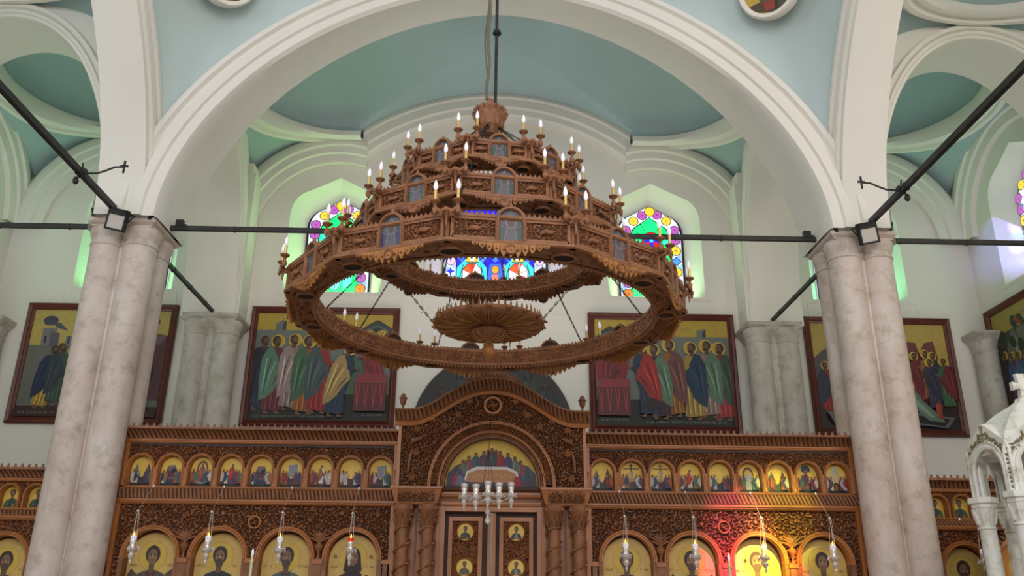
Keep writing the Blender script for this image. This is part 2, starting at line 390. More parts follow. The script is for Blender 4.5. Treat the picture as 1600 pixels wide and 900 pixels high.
# longitudinal arches towards the viewer
YC = 5.57
for k, sx in enumerate((-1, 1)):
    mb = MB(); rings = []
    for (X, a, b) in ((5.12, 4.95, 4.6), (5.12, 4.30, 4.02), (4.62, 4.33, 4.0), (4.56, 4.36, 4.03), (4.56, 4.46, 4.1), (4.52, 4.48, 4.12), (4.52, 4.60, 4.2), (4.56, 4.62, 4.22), (4.56, 4.68, 4.26), (4.50, 4.71, 4.28), (4.50, 4.80, 4.33), (4.58, 4.82, 4.35)):
        rings.append([(sx*X, p[0], p[1]) for p in sup(a, b, 1.8, YC, ZS, 72)])
    mb.loft(rings); struct(mb.build('trim_%d' % (2+k), M['white'], smooth=True))
    pts = sup(4.34, 4.04, 1.8, YC, ZS, 48)
    mb = MB(); mb.poly([[(YC-5.4, ZS)]+pts+[(YC+5.3, ZS), (YC+5.3, 12), (YC-5.4, 12)]], lambda a, b: (sx*5.11, a, b)); struct(mb.build('wall_above_%s_arcade' % ('north', 'south')[k], M['white']))
# pendentives of the main dome
for k, sx in enumerate((-1, 1)):
    mb = MB(); rings = []
    def inv(a, b, z): return a*max(0, 1-((z-ZS)/b)**1.8)**(1/1.8)
    for i in range(49):
        z = 7.2+(10.38-7.2)*i/48
        p1 = Vector((sx*inv(4.84, 4.14, min(z, ZS+4.13)), 9.92, z)); p2 = Vector((sx*4.56, YC+inv(4.79, 4.32, min(z, ZS+4.3)), z))
        c = Vector((sx*4.56, 9.92, z)); mid = (p1+p2)/2; c = c+(mid-c)*.18
        rings.append([((1-t)**2*p1+2*t*(1-t)*c+t*t*p2) for t in [j/24 for j in range(25)]])
    mb.loft(rings); struct(mb.build('ceiling_pendentive_%s' % ('north', 'south')[k], M['blue'], smooth=True))
# pier blocks over the capitals
for k, (sx, y0, y1) in enumerate(((-1, 9.97, 10.84), (1, 9.97, 10.84), (-1, 13.77, 14.3), (1, 13.77, 14.3))):
    mb = MB(); xs = sorted((sx*4.42, sx*(5.3 if k > 1 else 5.1))); mb.box(xs[0], xs[1], y0, y1, 6.22 if k > 1 else 6.27, 9.2)
    if k > 1: mb.box(xs[0]-.015, xs[1]+.015, 13.745, 14.3, 7.40, 7.44)
    struct(mb.build('wall_pier_%d' % (k+1), M['white']))
# lateral arches of the east bay
LC = 12.33
for k, sx in enumerate((-1, 1)):
    mb = MB(); rings = []
    for (X, a, b) in ((4.52, 2.2, 3.9), (4.52, 1.86, 3.34), (4.44, 1.84, 3.33), (4.44, 1.74, 3.24), (4.48, 1.72, 3.22), (4.48, 1.64, 3.15), (4.41, 1.62, 3.13), (4.41, 1.52, 3.04), (4.45, 1.50, 3.02), (4.45, 1.44, 2.96), (4.48, 1.43, 2.94), (5.34, 1.43, 2.94), (5.34, 2.1, 3.8)):
        rings.append([(sx*X, p[0], p[1]) for p in with_legs(sup(a, b, 2, LC, ZS, 48), 6.24)])
    mb.loft(rings); struct(mb.build('trim_%d' % (4+k), M['white'], smooth=True))
# aisle transverse arches
for k, sx in enumerate((-1, 1)):
    mb = MB(); cx = sx*6.82; rings = []
    for (Y, a, b) in ((10.9, 2.3, 3.9), (10.9, 1.70, 3.15), (9.98, 1.68, 3.04), (9.93, 1.70, 3.05), (9.93, 1.74, 3.09), (9.90, 1.76, 3.10), (9.90, 1.80, 3.15), (9.93, 1.81, 3.16), (9.87, 1.84, 3.18), (9.87, 1.90, 3.24), (9.93, 1.92, 3.25)):
        rings.append([(p[0], Y, p[1]) for p in sup(a, b, 2, cx, ZS, 48)])
    mb.loft(rings); struct(mb.build('trim_%d' % (6+k), M['white'], smooth=True))
    pts = sup(1.72, 3.2, 2, cx, ZS, 40)
    mb = MB()
    lo, hi = sorted((sx*5.05, sx*9.0))
    for yy in (9.95, 10.87): mb.poly([[(lo, ZS)]+(pts if yy > 10 else sup(1.72, 3.08, 2, cx, ZS, 40))+[(hi, ZS), (hi, 10.6), (lo, 10.6)]], lambda a, b: (a, yy, b))
    struct(mb.build('wall_above_%s_aisle_arch' % ('north', 'south')[k], M['white']))

# ---- vault of the east bay and of the aisle bays
def seg_d(x, y, cx, hw, cy):
    dx = max(0, abs(x-cx)-hw); return math.hypot(dx, y-cy)
def vault_z(x, y, cx, hw, cy, r, zr, H, lun):
    d = seg_d(x, y, cx, hw, cy)
    ex = max(0, abs(x-cx)-hw)/1.65; ey = abs(y-cy)/1.85
    base = zr-.66*min(1.3, ex**3)*(.3+.7*min(1.1, ey)**2) if d > r else zr
    z = base if d >= r else zr+.05+H*sqrt(max(0, 1-(d/r)**2))
    if lun and abs(x) < 2.6: z = max(z, 6.8+sqrt(max(0, 4.2**2-x*x)))
    return z
def vault(name, x0, x1, y0, y1, cx, hw, cy, r, zr, H, lun, nx, ny):
    mb = MB(); rings = []
    for j in range(ny+1):
        y = y0+(y1-y0)*j/ny
        rings.append([(x0+(x1-x0)*i/nx, y, vault_z(x0+(x1-x0)*i/nx, y, cx, hw, cy, r, zr, H, lun)) for i in range(nx+1)])
    mb.loft(rings); return struct(mb.build(name, M['teal'], smooth=True))
def ring_trim(name, cx, hw, cy, r, zr, gap=None):
    path = []
    N = 96
    for i in range(N+1):
        t = 2*pi*i/N; px = cx+(hw if cos(t) > 0 else -hw)+r*cos(t); py = cy+r*sin(t)
        path.append((px, py, cos(t), sin(t)))
    prof = [(-.03, .10), (-.03, .0), (.03, -.03), (.10, -.03), (.12, -.0), (.17, -.0), (.19, -.045), (.25, -.045), (.27, -.01), (.30, 0.02)]
    mb = MB(); rings = []
    if gap:   # carry the straight sides on to the middle arch
        q = []
        for p_ in path:
            if q and abs(p_[0]-q[-1][0]) > 1: s_ = 1 if q[-1][0] > 0 else -1; q.append((s_*gap, q[-1][1], 0, q[-1][3])); q.append((-s_*gap, p_[1], 0, p_[3]))
            q.append(p_)
        path = [p_ for p_ in q if not (p_[1] < cy and abs(p_[0]) < 2.84)]
    for px, py, nx, ny in path: rings.append([(px+nx*n_, py+ny*n_, (min(zr, vault_z(px+nx*n_, py+ny*n_, cx, hw, cy, r, zr, 0, False)) if n_ > 0 else zr)+min(z, .03 if n_ > 0 else .1)-.03) for n_, z in prof])
    if gap:
        seg = []
        for q in rings+[None]:
            if seg and (q is None or abs(q[0][0]-seg[-1][0][0]) > .5):
                if len(seg) > 1: mb.loft(seg)
                seg = []
            if q is not None: seg.append(q)
    else: mb.loft(rings)
    return struct(mb.build(name, M['white'], smooth=True))
vault('ceiling_east_bay', -5.2, 5.2, 10.86, 14.32, 0, 2.85, 12.45, 1.5, 9.95, 1.0, True, 208, 70)
ring_trim('trim_8', 0, 2.85, 12.45, 1.5, 9.95, 2.56)
for k, sx in enumerate((-1, 1)):
    nm = ('north', 'south')[k]; lo, hi = sorted((sx*5.2, sx*8.95))
    vault('ceiling_%s_aisle_east' % nm, lo, hi, 10.86, 14.32, sx*6.8, 0, 12.45, 1.5, 9.95, .9, False, 76, 70)
    ring_trim('trim_%d' % (9+k), sx*6.8, 0, 12.45, 1.5, 9.95)
    vault('ceiling_%s_aisle_west' % nm, lo, hi, 5.0, 9.95, sx*6.8, 0, 8.10, 1.5, 9.57, .9, False, 76, 96)
    ring_trim('trim_%d' % (11+k), sx*6.8, 0, 8.10, 1.5, 9.57)

# ---- windows
def win_loop(w, z0, zs, zp, n=7):
    """pointed opening: vertical sides, rounded shoulders, nearly straight rise to the point"""
    h = zp-zs; half = []
    P0, P1, P2 = (w, zs), (w, zs+.52*h), (w*.62, zs+.66*h)
    for i in range(n+1):
        t = i/n; half.append(((1-t)**2*P0[0]+2*t*(1-t)*P1[0]+t*t*P2[0], (1-t)**2*P0[1]+2*t*(1-t)*P1[1]+t*t*P2[1]))
    for t in (.3, .6, .85): half.append((w*.62*(1-t), zs+.66*h+(.34*h)*t**1.05))
    loop = [(w, z0)]+half+[(0, zp)]+[(-a, b) for a, b in reversed(half)]+[(-w, z0)]
    return loop
WIN = dict(side=(win_loop(.88, 6.93, 8.40, 9.22), win_loop(.63, 6.93, 8.28, 8.92)),
           mid=(win_loop(1.25, 6.93, 8.75, 9.65), win_loop(.985, 6.93, 8.55, 9.3)))
def reveal(name, cx, key, place):
    o, i = WIN[key]; mb = MB()
    so = [(a*1.0, b) for a, b in o]; n = len(o)
    mid = [((a+c)/2, (b+d)/2) for (a, b), (c, d) in zip(o, i)]
    mb.loft([[place(cx+a, b, 0) for a, b in so], [place(cx+a*1.0, b, .30) for a, b in mid], [place(cx+a, b, .40) for a, b in i]])
    mb.add([place(cx+so[0][0], so[0][1], 0), place(cx+so[-1][0], so[-1][1], 0), place(cx+i[-1][0], i[-1][1], .4), place(cx+i[0][0], i[0][1], .4)], [(0, 1, 2, 3)])
    return mb
def inside(loop, x, y):
    c = False; n = len(loop); j = n-1
    for i in range(n):
        (xi, yi), (xj, yj) = loop[i], loop[j]
        if (yi > y) != (yj > y) and x < (xj-xi)*(y-yi)/(yj-yi)+xi: c = not c
        j = i
    return c
WHT, PBL, CYA, GRN, TEAL, PUR, YEL, RED, BLU, ORG = (235, 240, 250), (150, 190, 240), (90, 235, 225), (8, 225, 90), (40, 225, 170), (190, 90, 190), (250, 215, 60), (225, 10, 20), (30, 40, 225), (255, 130, 20)
def side_glass(name, cx, place, greener=1.0):
    o = WIN['side'][1]; A = Art(lambda a, b, k: place(cx+a, b, .36-.0012*k), 1.6)
    A.p(o, (10, 10, 12)); w = [(a*.93, 6.98+(b-6.93)*.972 if b > 7 else b+.05) for a, b in o]
    A.p(w, WHT, 1.2)
    ins = [(a*.60, 6.98+(b-6.93)*.84) for a, b in o]
    # border background facets
    rs = random.Random(3)
    cp = [(.46, 7.1+.215*i) for i in range(6)]
    for sx in (-1, 1):
        for i, (u, v) in enumerate(cp):
            A.p([(sx*.35, v+.02), (sx*.57, v+.02), (sx*.57, v+.19)], (PBL, WHT, (120, 220, 250))[i % 3], 1.3)
            A.p([(sx*.35, v+.05), (sx*.35, v+.2), (sx*.5, v+.2)], (CYA, PBL, WHT)[i % 3], 1.3)
    A.p([(a*1.05, b+.02) for a, b in ins], (8, 10, 16)); A.p(ins, GRN, 3.2)
    # border roundels
    arc = [(.46, 8.38), (.31, 8.57), (.14, 8.69)]
    cols = [ORG, PUR, YEL, PBL, YEL, PUR]; ac = [PUR, YEL, PUR]
    for sx in (-1, 1):
        for i, (u, v) in enumerate(cp):
            if cols[i] == PBL:
                A.p([(sx*u-.10, v), (sx*u, v+.10), (sx*u+.10, v), (sx*u, v-.10)], (8, 10, 16)); A.p([(sx*u-.08, v), (sx*u, v+.08), (sx*u+.08, v), (sx*u, v-.08)], (70, 150, 240), 1.4); continue
            A.e(sx*u, v, .102, .102, (8, 10, 16)); A.e(sx*u, v, .088, .088, cols[i], gain=1.2); A.e(sx*u, v, .016, .016, (60, 10, 60), 8)
        for i, (u, v) in enumerate(arc): A.e(sx*u, v, .097, .097, (8, 10, 16)); A.e(sx*u, v, .084, .084, ac[i], gain=1.2); A.e(sx*u, v, .014, .014, (60, 10, 60), 8)
    A.e(0, 8.76, .105, .105, (8, 10, 16)); A.e(0, 8.76, .092, .092, (255, 200, 40), gain=1.4)
    # inner ornament
    for sx in (-1, 1):
        A.p([(0, 7.95), (sx*.16, 7.9), (sx*.30, 7.75), (sx*.30, 7.2), (sx*.16, 7.05), (sx*.1, 7.5)], CYA, 1.7)
        A.l([(0, 7.95), (sx*.16, 7.9), (sx*.32, 7.75)], .016, (8, 10, 16)); A.l([(sx*.1, 7.05), (sx*.1, 7.6), (0, 7.9)], .014, (8, 10, 16))
        A.l([(sx*.14, 8.22), (sx*.33, 8.36)], .014, (8, 10, 16)); A.l([(sx*.10, 8.32), (sx*.2, 8.5)], .014, (8, 10, 16))
        A.p([(sx*.16, 8.1), (sx*.34, 8.0), (sx*.34, 8.2)], TEAL, 2.0); A.l([(sx*.16, 8.1), (sx*.36, 7.98)], .014, (8, 10, 16))
    A.e(0, 7.25, .11, .2, (120, 230, 240), gain=1.5); A.l([(0, 7.0), (0, 7.9)], .012, (8, 10, 16))
    A.e(0, 8.14, .185, .185, (8, 10, 16)); A.e(0, 8.14, .17, .17, RED, gain=1.3)
    A.p([(-.05, 8.01), (.05, 8.01), (.025, 8.14), (.05, 8.27), (-.05, 8.27), (-.025, 8.14)], BLU, 1.2)
    A.p([(-.14, 8.09), (0, 8.12), (.14, 8.09), (.14, 8.19), (0, 8.16), (-.14, 8.19)], BLU, 1.2); A.e(0, 8.14, .035, .035, CYA, gain=1.3)
    A.e(0, 7.88, .08, .08, (225, 130, 220), gain=1.3)
    ob = A.mb.build(name, M['glass']); return struct(ob)
def mid_glass(name, place):
    o = WIN['mid'][1]; A = Art(lambda a, b, k: place(a, b, .36-.0008*k), 1.3); LD = (8, 10, 16)
    A.p(o, LD); A.p([(a*.955, 6.98+(b-6.93)*.975 if b > 7 else b+.05) for a, b in o], (225, 235, 250))
    for sx in (-1, 1):
        for i in range(8):
            v = 7.08+.21*i; u = sx*.83
            A.p([(sx*.74, v), (sx*.93, v), (sx*.93, v+.12)], PBL); A.p([(sx*.74, v+.02), (sx*.74, v+.14), (sx*.85, v+.14)], (170, 200, 250))
            if i % 3 == 2:
                A.p([(u-.085, v), (u-.02, v+.03), (u, v+.1), (u+.02, v+.03), (u+.085, v), (u+.02, v-.03), (u, v-.1), (u-.02, v-.03)], (20, 40, 230), 1.5)
            else: A.e(u, v, .092, .092, LD); A.e(u, v, .08, .08, ((232, 190, 250), (255, 120, 150))[i % 3 == 1], gain=1.4); A.e(u, v, .016, .016, (150, 40, 120), 8)
        A.l([(sx*.72, 6.95), (sx*.72, 8.7)], .022, LD)
    A.p([(-.71, 6.98), (.71, 6.98), (.71, 8.75), (0, 9.15), (-.71, 8.75)], (18, 22, 230), 1.3)
    for sx in (-1, 1):
        c = sx*.43
        A.p([(c-.28, 6.98), (c+.28, 6.98), (c+.28, 7.55), (c+.13, 7.72), (c+.11, 7.95), (c-.11, 7.95), (c-.13, 7.72), (c-.28, 7.55)], (60, 225, 225), 1.3)
        for x in (-.2, .2): A.l([(c+x, 7.0), (c+x*1.2, 7.3), (c+x*.8, 7.62)], .014, LD)
        A.p([(c-.18, 7.64), (c-.11, 7.95), (c-.24, 8.0), (c-.27, 7.86), (c-.27, 7.75)], (60, 110, 240), 1.3); A.p([(c+.18, 7.64), (c+.11, 7.95), (c+.24, 8.0), (c+.27, 7.86), (c+.27, 7.75)], (90, 150, 245), 1.3)
        q = [(c+.19*cos(pi/8+pi/4*i), 7.42+.235*sin(pi/8+pi/4*i)) for i in range(8)]
        cc = [(255, 250, 245), (250, 60, 15), (252, 90, 15), (255, 250, 245), (255, 250, 245), (252, 110, 20), (225, 12, 12), (255, 250, 245)]
        for i in range(8): A.p([(c, 7.42), q[i], q[(i+1) % 8]], cc[i], 1.5)
        A.l(q+[q[0]], .014, LD); A.l([(c, 7.18), (c, 7.66)], .012, LD); A.l([q[7], (c, 7.42), q[4]], .01, LD); A.l([q[0], (c, 7.42), q[3]], .01, LD)
        A.p([(c-.13, 6.98), (c+.13, 6.98), (c+.15, 7.16), (c, 7.25), (c-.15, 7.16)], (225, 20, 12), 1.5)
        A.p([(c-.26, 7.02), (c-.12, 7.2), (c-.2, 7.28), (c-.28, 7.2)], (255, 252, 250), 1.4); A.p([(c+.26, 7.02), (c+.12, 7.2), (c+.2, 7.28), (c+.28, 7.2)], (255, 252, 250), 1.4)
        A.p([(c-.11, 7.66), (c+.11, 7.66), (c+.12, 7.95), (c+.06, 8.05), (c-.06, 8.05), (c-.12, 7.95)], (252, 190, 40), 1.4); A.p([(c-.04, 7.68), (c+.04, 7.68), (c+.05, 8.02), (c-.05, 8.02)], (255, 252, 245), 1.6)
        A.l([(c-.12, 7.66), (c+.12, 7.66)], .014, LD)
        A.p([(c-.2, 8.1), (c+.2, 8.1), (c+.18, 8.55), (c-.18, 8.5)], (90, 180, 245), 1.3); A.l([(c-.2, 8.1), (c+.2, 8.1)], .014, LD); A.l([(c, 8.1), (c, 8.6)], .014, LD)
    A.p([(-.13, 6.98), (.13, 6.98), (.15, 7.3), (.10, 7.62), (-.10, 7.62), (-.15, 7.3)], (60, 110, 235), 1.2)
    A.e(0, 7.5, .075, .085, LD); A.e(0, 7.5, .065, .075, (252, 160, 40), gain=1.4); A.p([(-.05, 7.1), (.05, 7.1), (.06, 7.4), (-.06, 7.4)], (235, 130, 90), 1.3)
    A.p([(-.05, 7.85), (.05, 7.85), (0, 7.68)], (225, 20, 30), 1.4); A.e(0, 7.72, .06, .07, (70, 130, 240), gain=1.3)
    for x in (-.15, .15): A.l([(x, 6.98), (x, 7.6), (x*2.2, 7.95)], .014, LD)
    for x in (-.1, .1): A.l([(x, 7.6), (x*.6, 8.6)], .012, LD)
    ob = A.mb.build(name, M['glass']); return struct(ob)

EAST = lambda a, b, d: (a, 14.3+d, b)
def SIDE(sx): return lambda a, b, d: (sx*(8.8+d), a, b)
# east wall
holes = []
for cx, key in ((-6.65, 'side'), (-2.93, 'side'), (0, 'mid'), (2.93, 'side'), (6.65, 'side')):
    holes.append([(cx+a, b) for a, b in WIN[key][0]])
mb = MB(); mb.poly([[(-8.9, 0), (8.9, 0), (8.9, 11.6), (-8.9, 11.6)]]+holes, lambda a, b: (a, 14.3, b)); struct(mb.build('wall_east', M['white']))
n = 1
for cx, key in ((-6.65, 'side'), (-2.93, 'side'), (0, 'mid'), (2.93, 'side'), (6.65, 'side')):
    mb = reveal('x', cx, key, EAST); struct(mb.build('trim_%d' % (20+n), M['white'], smooth=True))
    if key == 'side': side_glass('window_%d' % n, cx, EAST)
    else: mid_glass('window_%d' % n, EAST)
    n += 1
for sx, nm in ((-1, 'north'), (1, 'south')):
    holes = []
    for cy in (12.55, 8.1): holes.append([(cy+a, b) for a, b in WIN['side'][0]])
    mb = MB(); mb.poly([[(-1, 0), (14.4, 0), (14.4, 11.0), (-1, 11.0)]]+holes, lambda a, b: (sx*8.8, a, b)); struct(mb.build('wall_%s' % nm, M['white']))
    for cy in (12.55, 8.1):
        mb = reveal('x', cy, 'side', SIDE(sx)); struct(mb.build('trim_%d' % (20+n), M['white'], smooth=True))
        side_glass('window_%d' % n, cy, SIDE(sx)); n += 1
# relief arches round the windows, sill frames
def arch_relief(name, cx, place, r0=1.45, zc=8.05, t0=-.05, t1=pi+.05, A=None, legs=True, dx=0):
    path = []
    for i in range(49):
        t = t0+(t1-t0)*i/48; path.append((cx+r0*cos(t), zc+r0*sin(t), cos(t), sin(t)))
    if legs: path = [(cx+r0, 4.9, 1, 0)]+path+[(cx-r0, 4.9, -1, 0)]
    prof = [(0, 0), (0, -.10), (.10, -.12), (.16, -.12), (.18, -.17), (.30, -.18), (.33, -.22), (.46, -.22), (.52, -.18), (.52, 0)]
    mb = MB(); mb.loft([[place(u+nu*n_, v+nv*n_, a) for n_, a in prof] for u, v, nu, nv in path]); return struct(mb.build(name, M['white'], smooth=True))
for sx in (-1, 1):
    prof = [(0, 0), (0, -.10), (.10, -.12), (.16, -.12), (.18, -.17), (.30, -.18), (.33, -.22), (.46, -.22), (.52, -.18), (.52, 0)]
    rows = []
    for i in range(49):
        row = []
        for n_, a in prof:
            r_ = 1.45+n_; te = math.acos((2.45-2.95)/r_); t = te*i/48; row.append((sx*(2.95+r_*cos(t)), 14.3+a, 8.05+r_*sin(t)))
        rows.append(row)
    mb = MB(); mb.loft(rows); mb.add(rows[-1], [tuple(range(10))]); mb.loft([[(sx*(2.95+1.45+n_), 14.3+a, z) for n_, a in prof] for z in (6.4, 8.05)]); struct(mb.build('trim_%d' % (42-(sx > 0)), M['white'], smooth=True))
for sx in (-1, 1):
    arch_relief('trim_%d' % (44+sx), sx*6.8, EAST, r0=1.45, legs=False, t0=0, t1=pi)
    arch_relief('trim_%d' % (47+sx), 12.45, SIDE(sx), legs=False, t0=0, t1=pi)
    arch_relief('trim_%d' % (50+sx), 8.1, SIDE(sx), legs=False, t0=0, t1=pi)
# corner returns beside the window bays
for i, x in enumerate((-4.44, 4.44)):
    mb = MB(); lo, hi = sorted((x, x*.985)); mb.box(lo, hi, 13.8, 14.3, 6.3, 9.0); struct(mb.build('wall_return_%d' % (i+1), M['white']))
# higher relief arch over the middle window
mb = MB(); R0 = 4.2; path = []
tm = math.acos(2.52/R0)
for i in range(49):
    t = tm+(pi-2*tm)*i/48; path.append((R0*cos(t), 6.8+R0*sin(t), cos(t), sin(t)))
prof = [(.02, 0), (.02, -.22), (-.07, -.24), (-.10, -.20), (-.26, -.20), (-.29, -.15), (-.40, -.15), (-.44, -.10), (-.52, -.08), (-.52, 0)]
rows = []
for i in range(61):
    row = []
    for n_, a in prof:
        r_ = R0+n_; te = math.acos(2.54/r_); t = te+(pi-2*te)*i/60; row.append((r_*cos(t), 14.3+a, 6.8+r_*sin(t)))
    rows.append(row)
mb.loft(rows)
for e in (rows[0], rows[-1]): mb.add(e, [tuple(range(len(prof)))])
struct(mb.build('trim_60', M['white'], smooth=True))
# sill panels
def frame_strip(name, cx, place, w=1.0, z0=6.55, z1=6.86):
    mb = MB()
    for a0, a1, b0, b1 in ((-w, w, z1, z1+.03), (-w, w, z0, z0+.015), (-w, -w+.015, z0, z1), (w-.015, w, z0, z1)):
        p = [place(cx+a0, b0, -.012), place(cx+a1, b0, -.012), place(cx+a1, b1, -.012), place(cx+a0, b1, -.012)]
        q = [place(cx+a0, b0, 0), place(cx+a1, b0, 0), place(cx+a1, b1, 0), place(cx+a0, b1, 0)]
        mb.add(p+q, [(0, 1, 2, 3), (0, 1, 5, 4), (1, 2, 6, 5), (2, 3, 7, 6), (3, 0, 4, 7)])
    return struct(mb.build(name, M['white']))
for i, cx in enumerate((-6.65, -2.93, 0, 2.93, 6.65)): frame_strip('trim_%d' % (61+i), cx, EAST, 1.3 if cx == 0 else 1.0)
for i, sx in enumerate((-1, 1)): frame_strip('trim_%d' % (66+i), 12.55, SIDE(sx))
mb = MB(); mb.box(-9.2, 9.2, -1, 14.6, -.15, 0); struct(mb.build('floor', M['floor']))
mb = MB(); mb.box(-8.79, 8.79, 9.55, 14.29, 0, .505); struct(mb.build('floor_chancel', M['floor']))

# ================================================================== COLUMNS
def column(label, cx, cy, z0, group, sp=.205, rad=.208, shafts=((-1, -1), (1, -1), (-1, 1), (1, 1)), m='stone', top=6.30, hw=.435, y0=None, y1=None):
    t = thing('stone_column', label, 'column', (cx, cy, z0), 0, group)
    H = top-z0
    y0 = -hw if y0 is None else y0; y1 = hw if y1 is None else y1
    for i, (a, b) in enumerate(shafts):
        mb = MB(); prof = [(rad*1.06, .25)]
        for k in range(1, 13): prof.append((rad*(1.06-.07*k/12), .25+(H-.33-.25)*k/12))
        mb.lathe(prof, (a*sp, b*sp, 0), 28); mb.build('shaft', M[m], t, smooth=True)
    mb = MB(); ys = sorted({b for a, b in shafts}); xs = sorted({a for a, b in shafts})
    cr = rad*.62
    e_ = .085 if len(xs) > 1 else .1; mb.box(min(xs)*sp-e_, max(xs)*sp+e_, min(ys)*sp-(e_ if len(xs) > 1 else 0), max(ys)*sp+(e_ if len(ys) > 1 else .2), .2, H-.2)
    mb.build('core', M[m], t)
    mb = MB()
    for a, b in shafts:
        mb.lathe([(rad*.99, H-.36), (rad*1.06, H-.345), (rad*1.07, H-.325), (rad*1.0, H-.31), (rad*1.0, H-.27), (rad*1.07, H-.24), (rad*1.15, H-.19), (rad*1.17, H-.14), (rad*1.1, H-.10), (rad*.9, H-.08)], (a*sp, b*sp, 0), 28)
    def sq(h, z): return [(-h, y0-(h-hw), z), (h, y0-(h-hw), z), (h, y1+(h-hw if y1 == hw else 0), z), (-h, y1+(h-hw if y1 == hw else 0), z)]
    mb.loft([sq(hw-.13, H-.22), sq(hw-.11, H-.16), sq(hw-.07, H-.12), sq(hw-.045, H-.10), sq(hw-.045, H-.085), sq(hw-.01, H-.06), sq(hw, H-.05), sq(hw, H)], True, 0, True)
    mb.build('capital', M[m], t, smooth=True)
    mb = MB()
    mb.loft([sq(hw+.08, 0), sq(hw+.08, .18), sq(hw, .24), sq(hw-.02, .3)], True, 0, True); mb.build('plinth', M[m], t)
    return t
column('pinkish clustered stone column, left front, nearest to the viewer', -4.80, 10.4, 0, None)
column('pinkish clustered stone column, right front, beside marble canopy', 4.80, 10.4, 0, None)
column('grey clustered wall column between two left paintings', -4.75, 14.0, .505, None, hw=.47, sp=.24, rad=.21, shafts=((-1, -1), (1, -1)), m='stone2', top=6.24, y1=.3)
column('grey clustered wall column between two right paintings', 4.75, 14.0, .505, None, hw=.47, sp=.24, rad=.21, shafts=((-1, -1), (1, -1)), m='stone2', top=6.24, y1=.3)
for sx, l in ((-1, 'slim grey corner pilaster at far left edge'), (1, 'slim grey corner pilaster in right rear corner')):
    column(l, sx*8.64, 14.12, .505, None, shafts=((0, 0),), m='stone2', rad=.2, hw=.3, top=6.24, y1=.17)

# ================================================================== TIE RODS, hooks, floodlights
def bar(name, p, q, w, h, m, label, cat, group=None):
    mb = MB(); p = Vector(p); q = Vector(q); d = (q-p).normalized(); s_ = d.cross(Vector((0, 0, 1))).normalized()*w/2; u_ = Vector((0, 0, h/2))
    mb.loft([[e-s_-u_, e+s_-u_, e+s_+u_, e-s_+u_] for e in (p, q)], True, 0, True)
    for t in (.1, .35, .6, .85):   # straps round the conduit on the bar
        e = p.lerp(q, t); k = 1.25; mb.loft([[f-s_*k-u_*k, f+s_*k-u_*k, f+s_*k+u_*k, f-s_*k+u_*k] for f in (e-d*.012, e+d*.012)], True, 0, True)
    mb.tube([p+Vector((0, 0, h/2+.006))+s_*.4, q+Vector((0, 0, h/2+.006))+s_*.4], .007, 6)
    return tag(mb.build(name, m), label, cat, group)
bar('tie_bar', (-4.36, 10.4, 6.35), (4.36, 10.4, 6.35), .05, .055, M['iron'], 'long black tie bar crossing behind the chandelier between the front columns', 'tie bar')
bar('tie_bar', (-8.79, 10.4, 6.35), (-5.12, 10.4, 6.35), .05, .055, M['iron'], 'black tie bar running left from the left front column', 'tie bar')
bar('tie_bar', (5.12, 10.4, 6.35), (8.79, 10.4, 6.35), .05, .055, M['iron'], 'black tie bar running right from the right front column', 'tie bar')
bar('tie_bar', (-4.85, 9.93, 6.36), (-4.85, -.9, 6.38), .06, .07, M['iron'], 'black tie bar slanting up to the left edge from left front column', 'tie bar')
bar('tie_bar', (4.85, 9.93, 6.36), (4.85, -.9, 6.38), .06, .07, M['iron'], 'black tie bar slanting up to the right edge from right front column', 'tie bar')
bar('tie_bar', (-4.80, 10.84, 6.34), (-4.80, 13.78, 6.34), .05, .055, M['iron'], 'short dark tie bar behind left front column to the grey wall column', 'tie bar')
bar('tie_bar', (4.80, 10.84, 6.34), (4.80, 13.78, 6.34), .05, .055, M['iron'], 'short dark tie bar behind right front column to the grey wall column', 'tie bar')
for sx, y0, l in ((-1, 8.93, 'iron hook bracket with small cross tip on left slanting tie bar'), (1, 8.97, 'iron hook bracket with small cross tip on right slanting tie bar')):
    t = thing('hook_bracket', l, 'bracket', (sx*4.85, y0, 6.37))
    mb = MB(); s = -sx
    mb.tube([(s*.03, 0, .0), (s*.17, .02, .02), (s*.25, .03, .06), (s*.34, .05, .12), (s*.44, .06, .13)], .012, 8); mb.build('arm', M['iron'], t, smooth=True)
    mb = MB(); mb.box(-.045, .045, -.03, .03, -.045, .055); mb.tube([(0, 0, .05), (sx*.02, 0, .14)], .01, 6)
    mb.lathe([(.012, -.14), (.03, -.12), (.035, -.09), (.02, -.05)], (sx*.06, 0, 0), 10); mb.build('clamp', M['iron'], t)
    mb = MB(); mb.box(s*.44-.01, s*.44+.01, .05, .07, .05, .21); mb.box(s*.44-.045, s*.44+.045, .05, .07, .13, .15); mb.build('cross_tip', M['iron'], t)
for sx, l in ((-1, 'black square floodlight on the left front column capital'), (1, 'black square floodlight on the right front column capital')):
    t = thing('floodlight', l, 'floodlight', (sx*4.76, 9.76, 6.17))
    t.rotation_euler = (radians(14), radians(15*-sx), radians(sx*8))
    mb = MB(); mb.box(-.135, .135, .0, .05, -.14, .14); mb.box(-.135, .135, -.012, 0, -.14, -.115); mb.box(-.135, .135, -.012, 0, .06, .14); mb.box(-.135, -.113, -.012, 0, -.14, .14); mb.box(.113, .135, -.012, 0, -.14, .14)
    for k in range(6): mb.box(-.11+.04*k, -.10+.04*k, .05, .075, -.11, .11)
    mb.build('housing', M['black'], t)
    mb = MB(); mb.box(-.113, .113, -.004, .001, -.115, .06); mb.build('lens', M['led'], t)
    mb = MB(); mb.tube([(-.15, .03, 0), (-.15, .12, .10), (.15, .12, .10), (.15, .03, 0)], .01, 6); mb.build('yoke', M['black'], t)
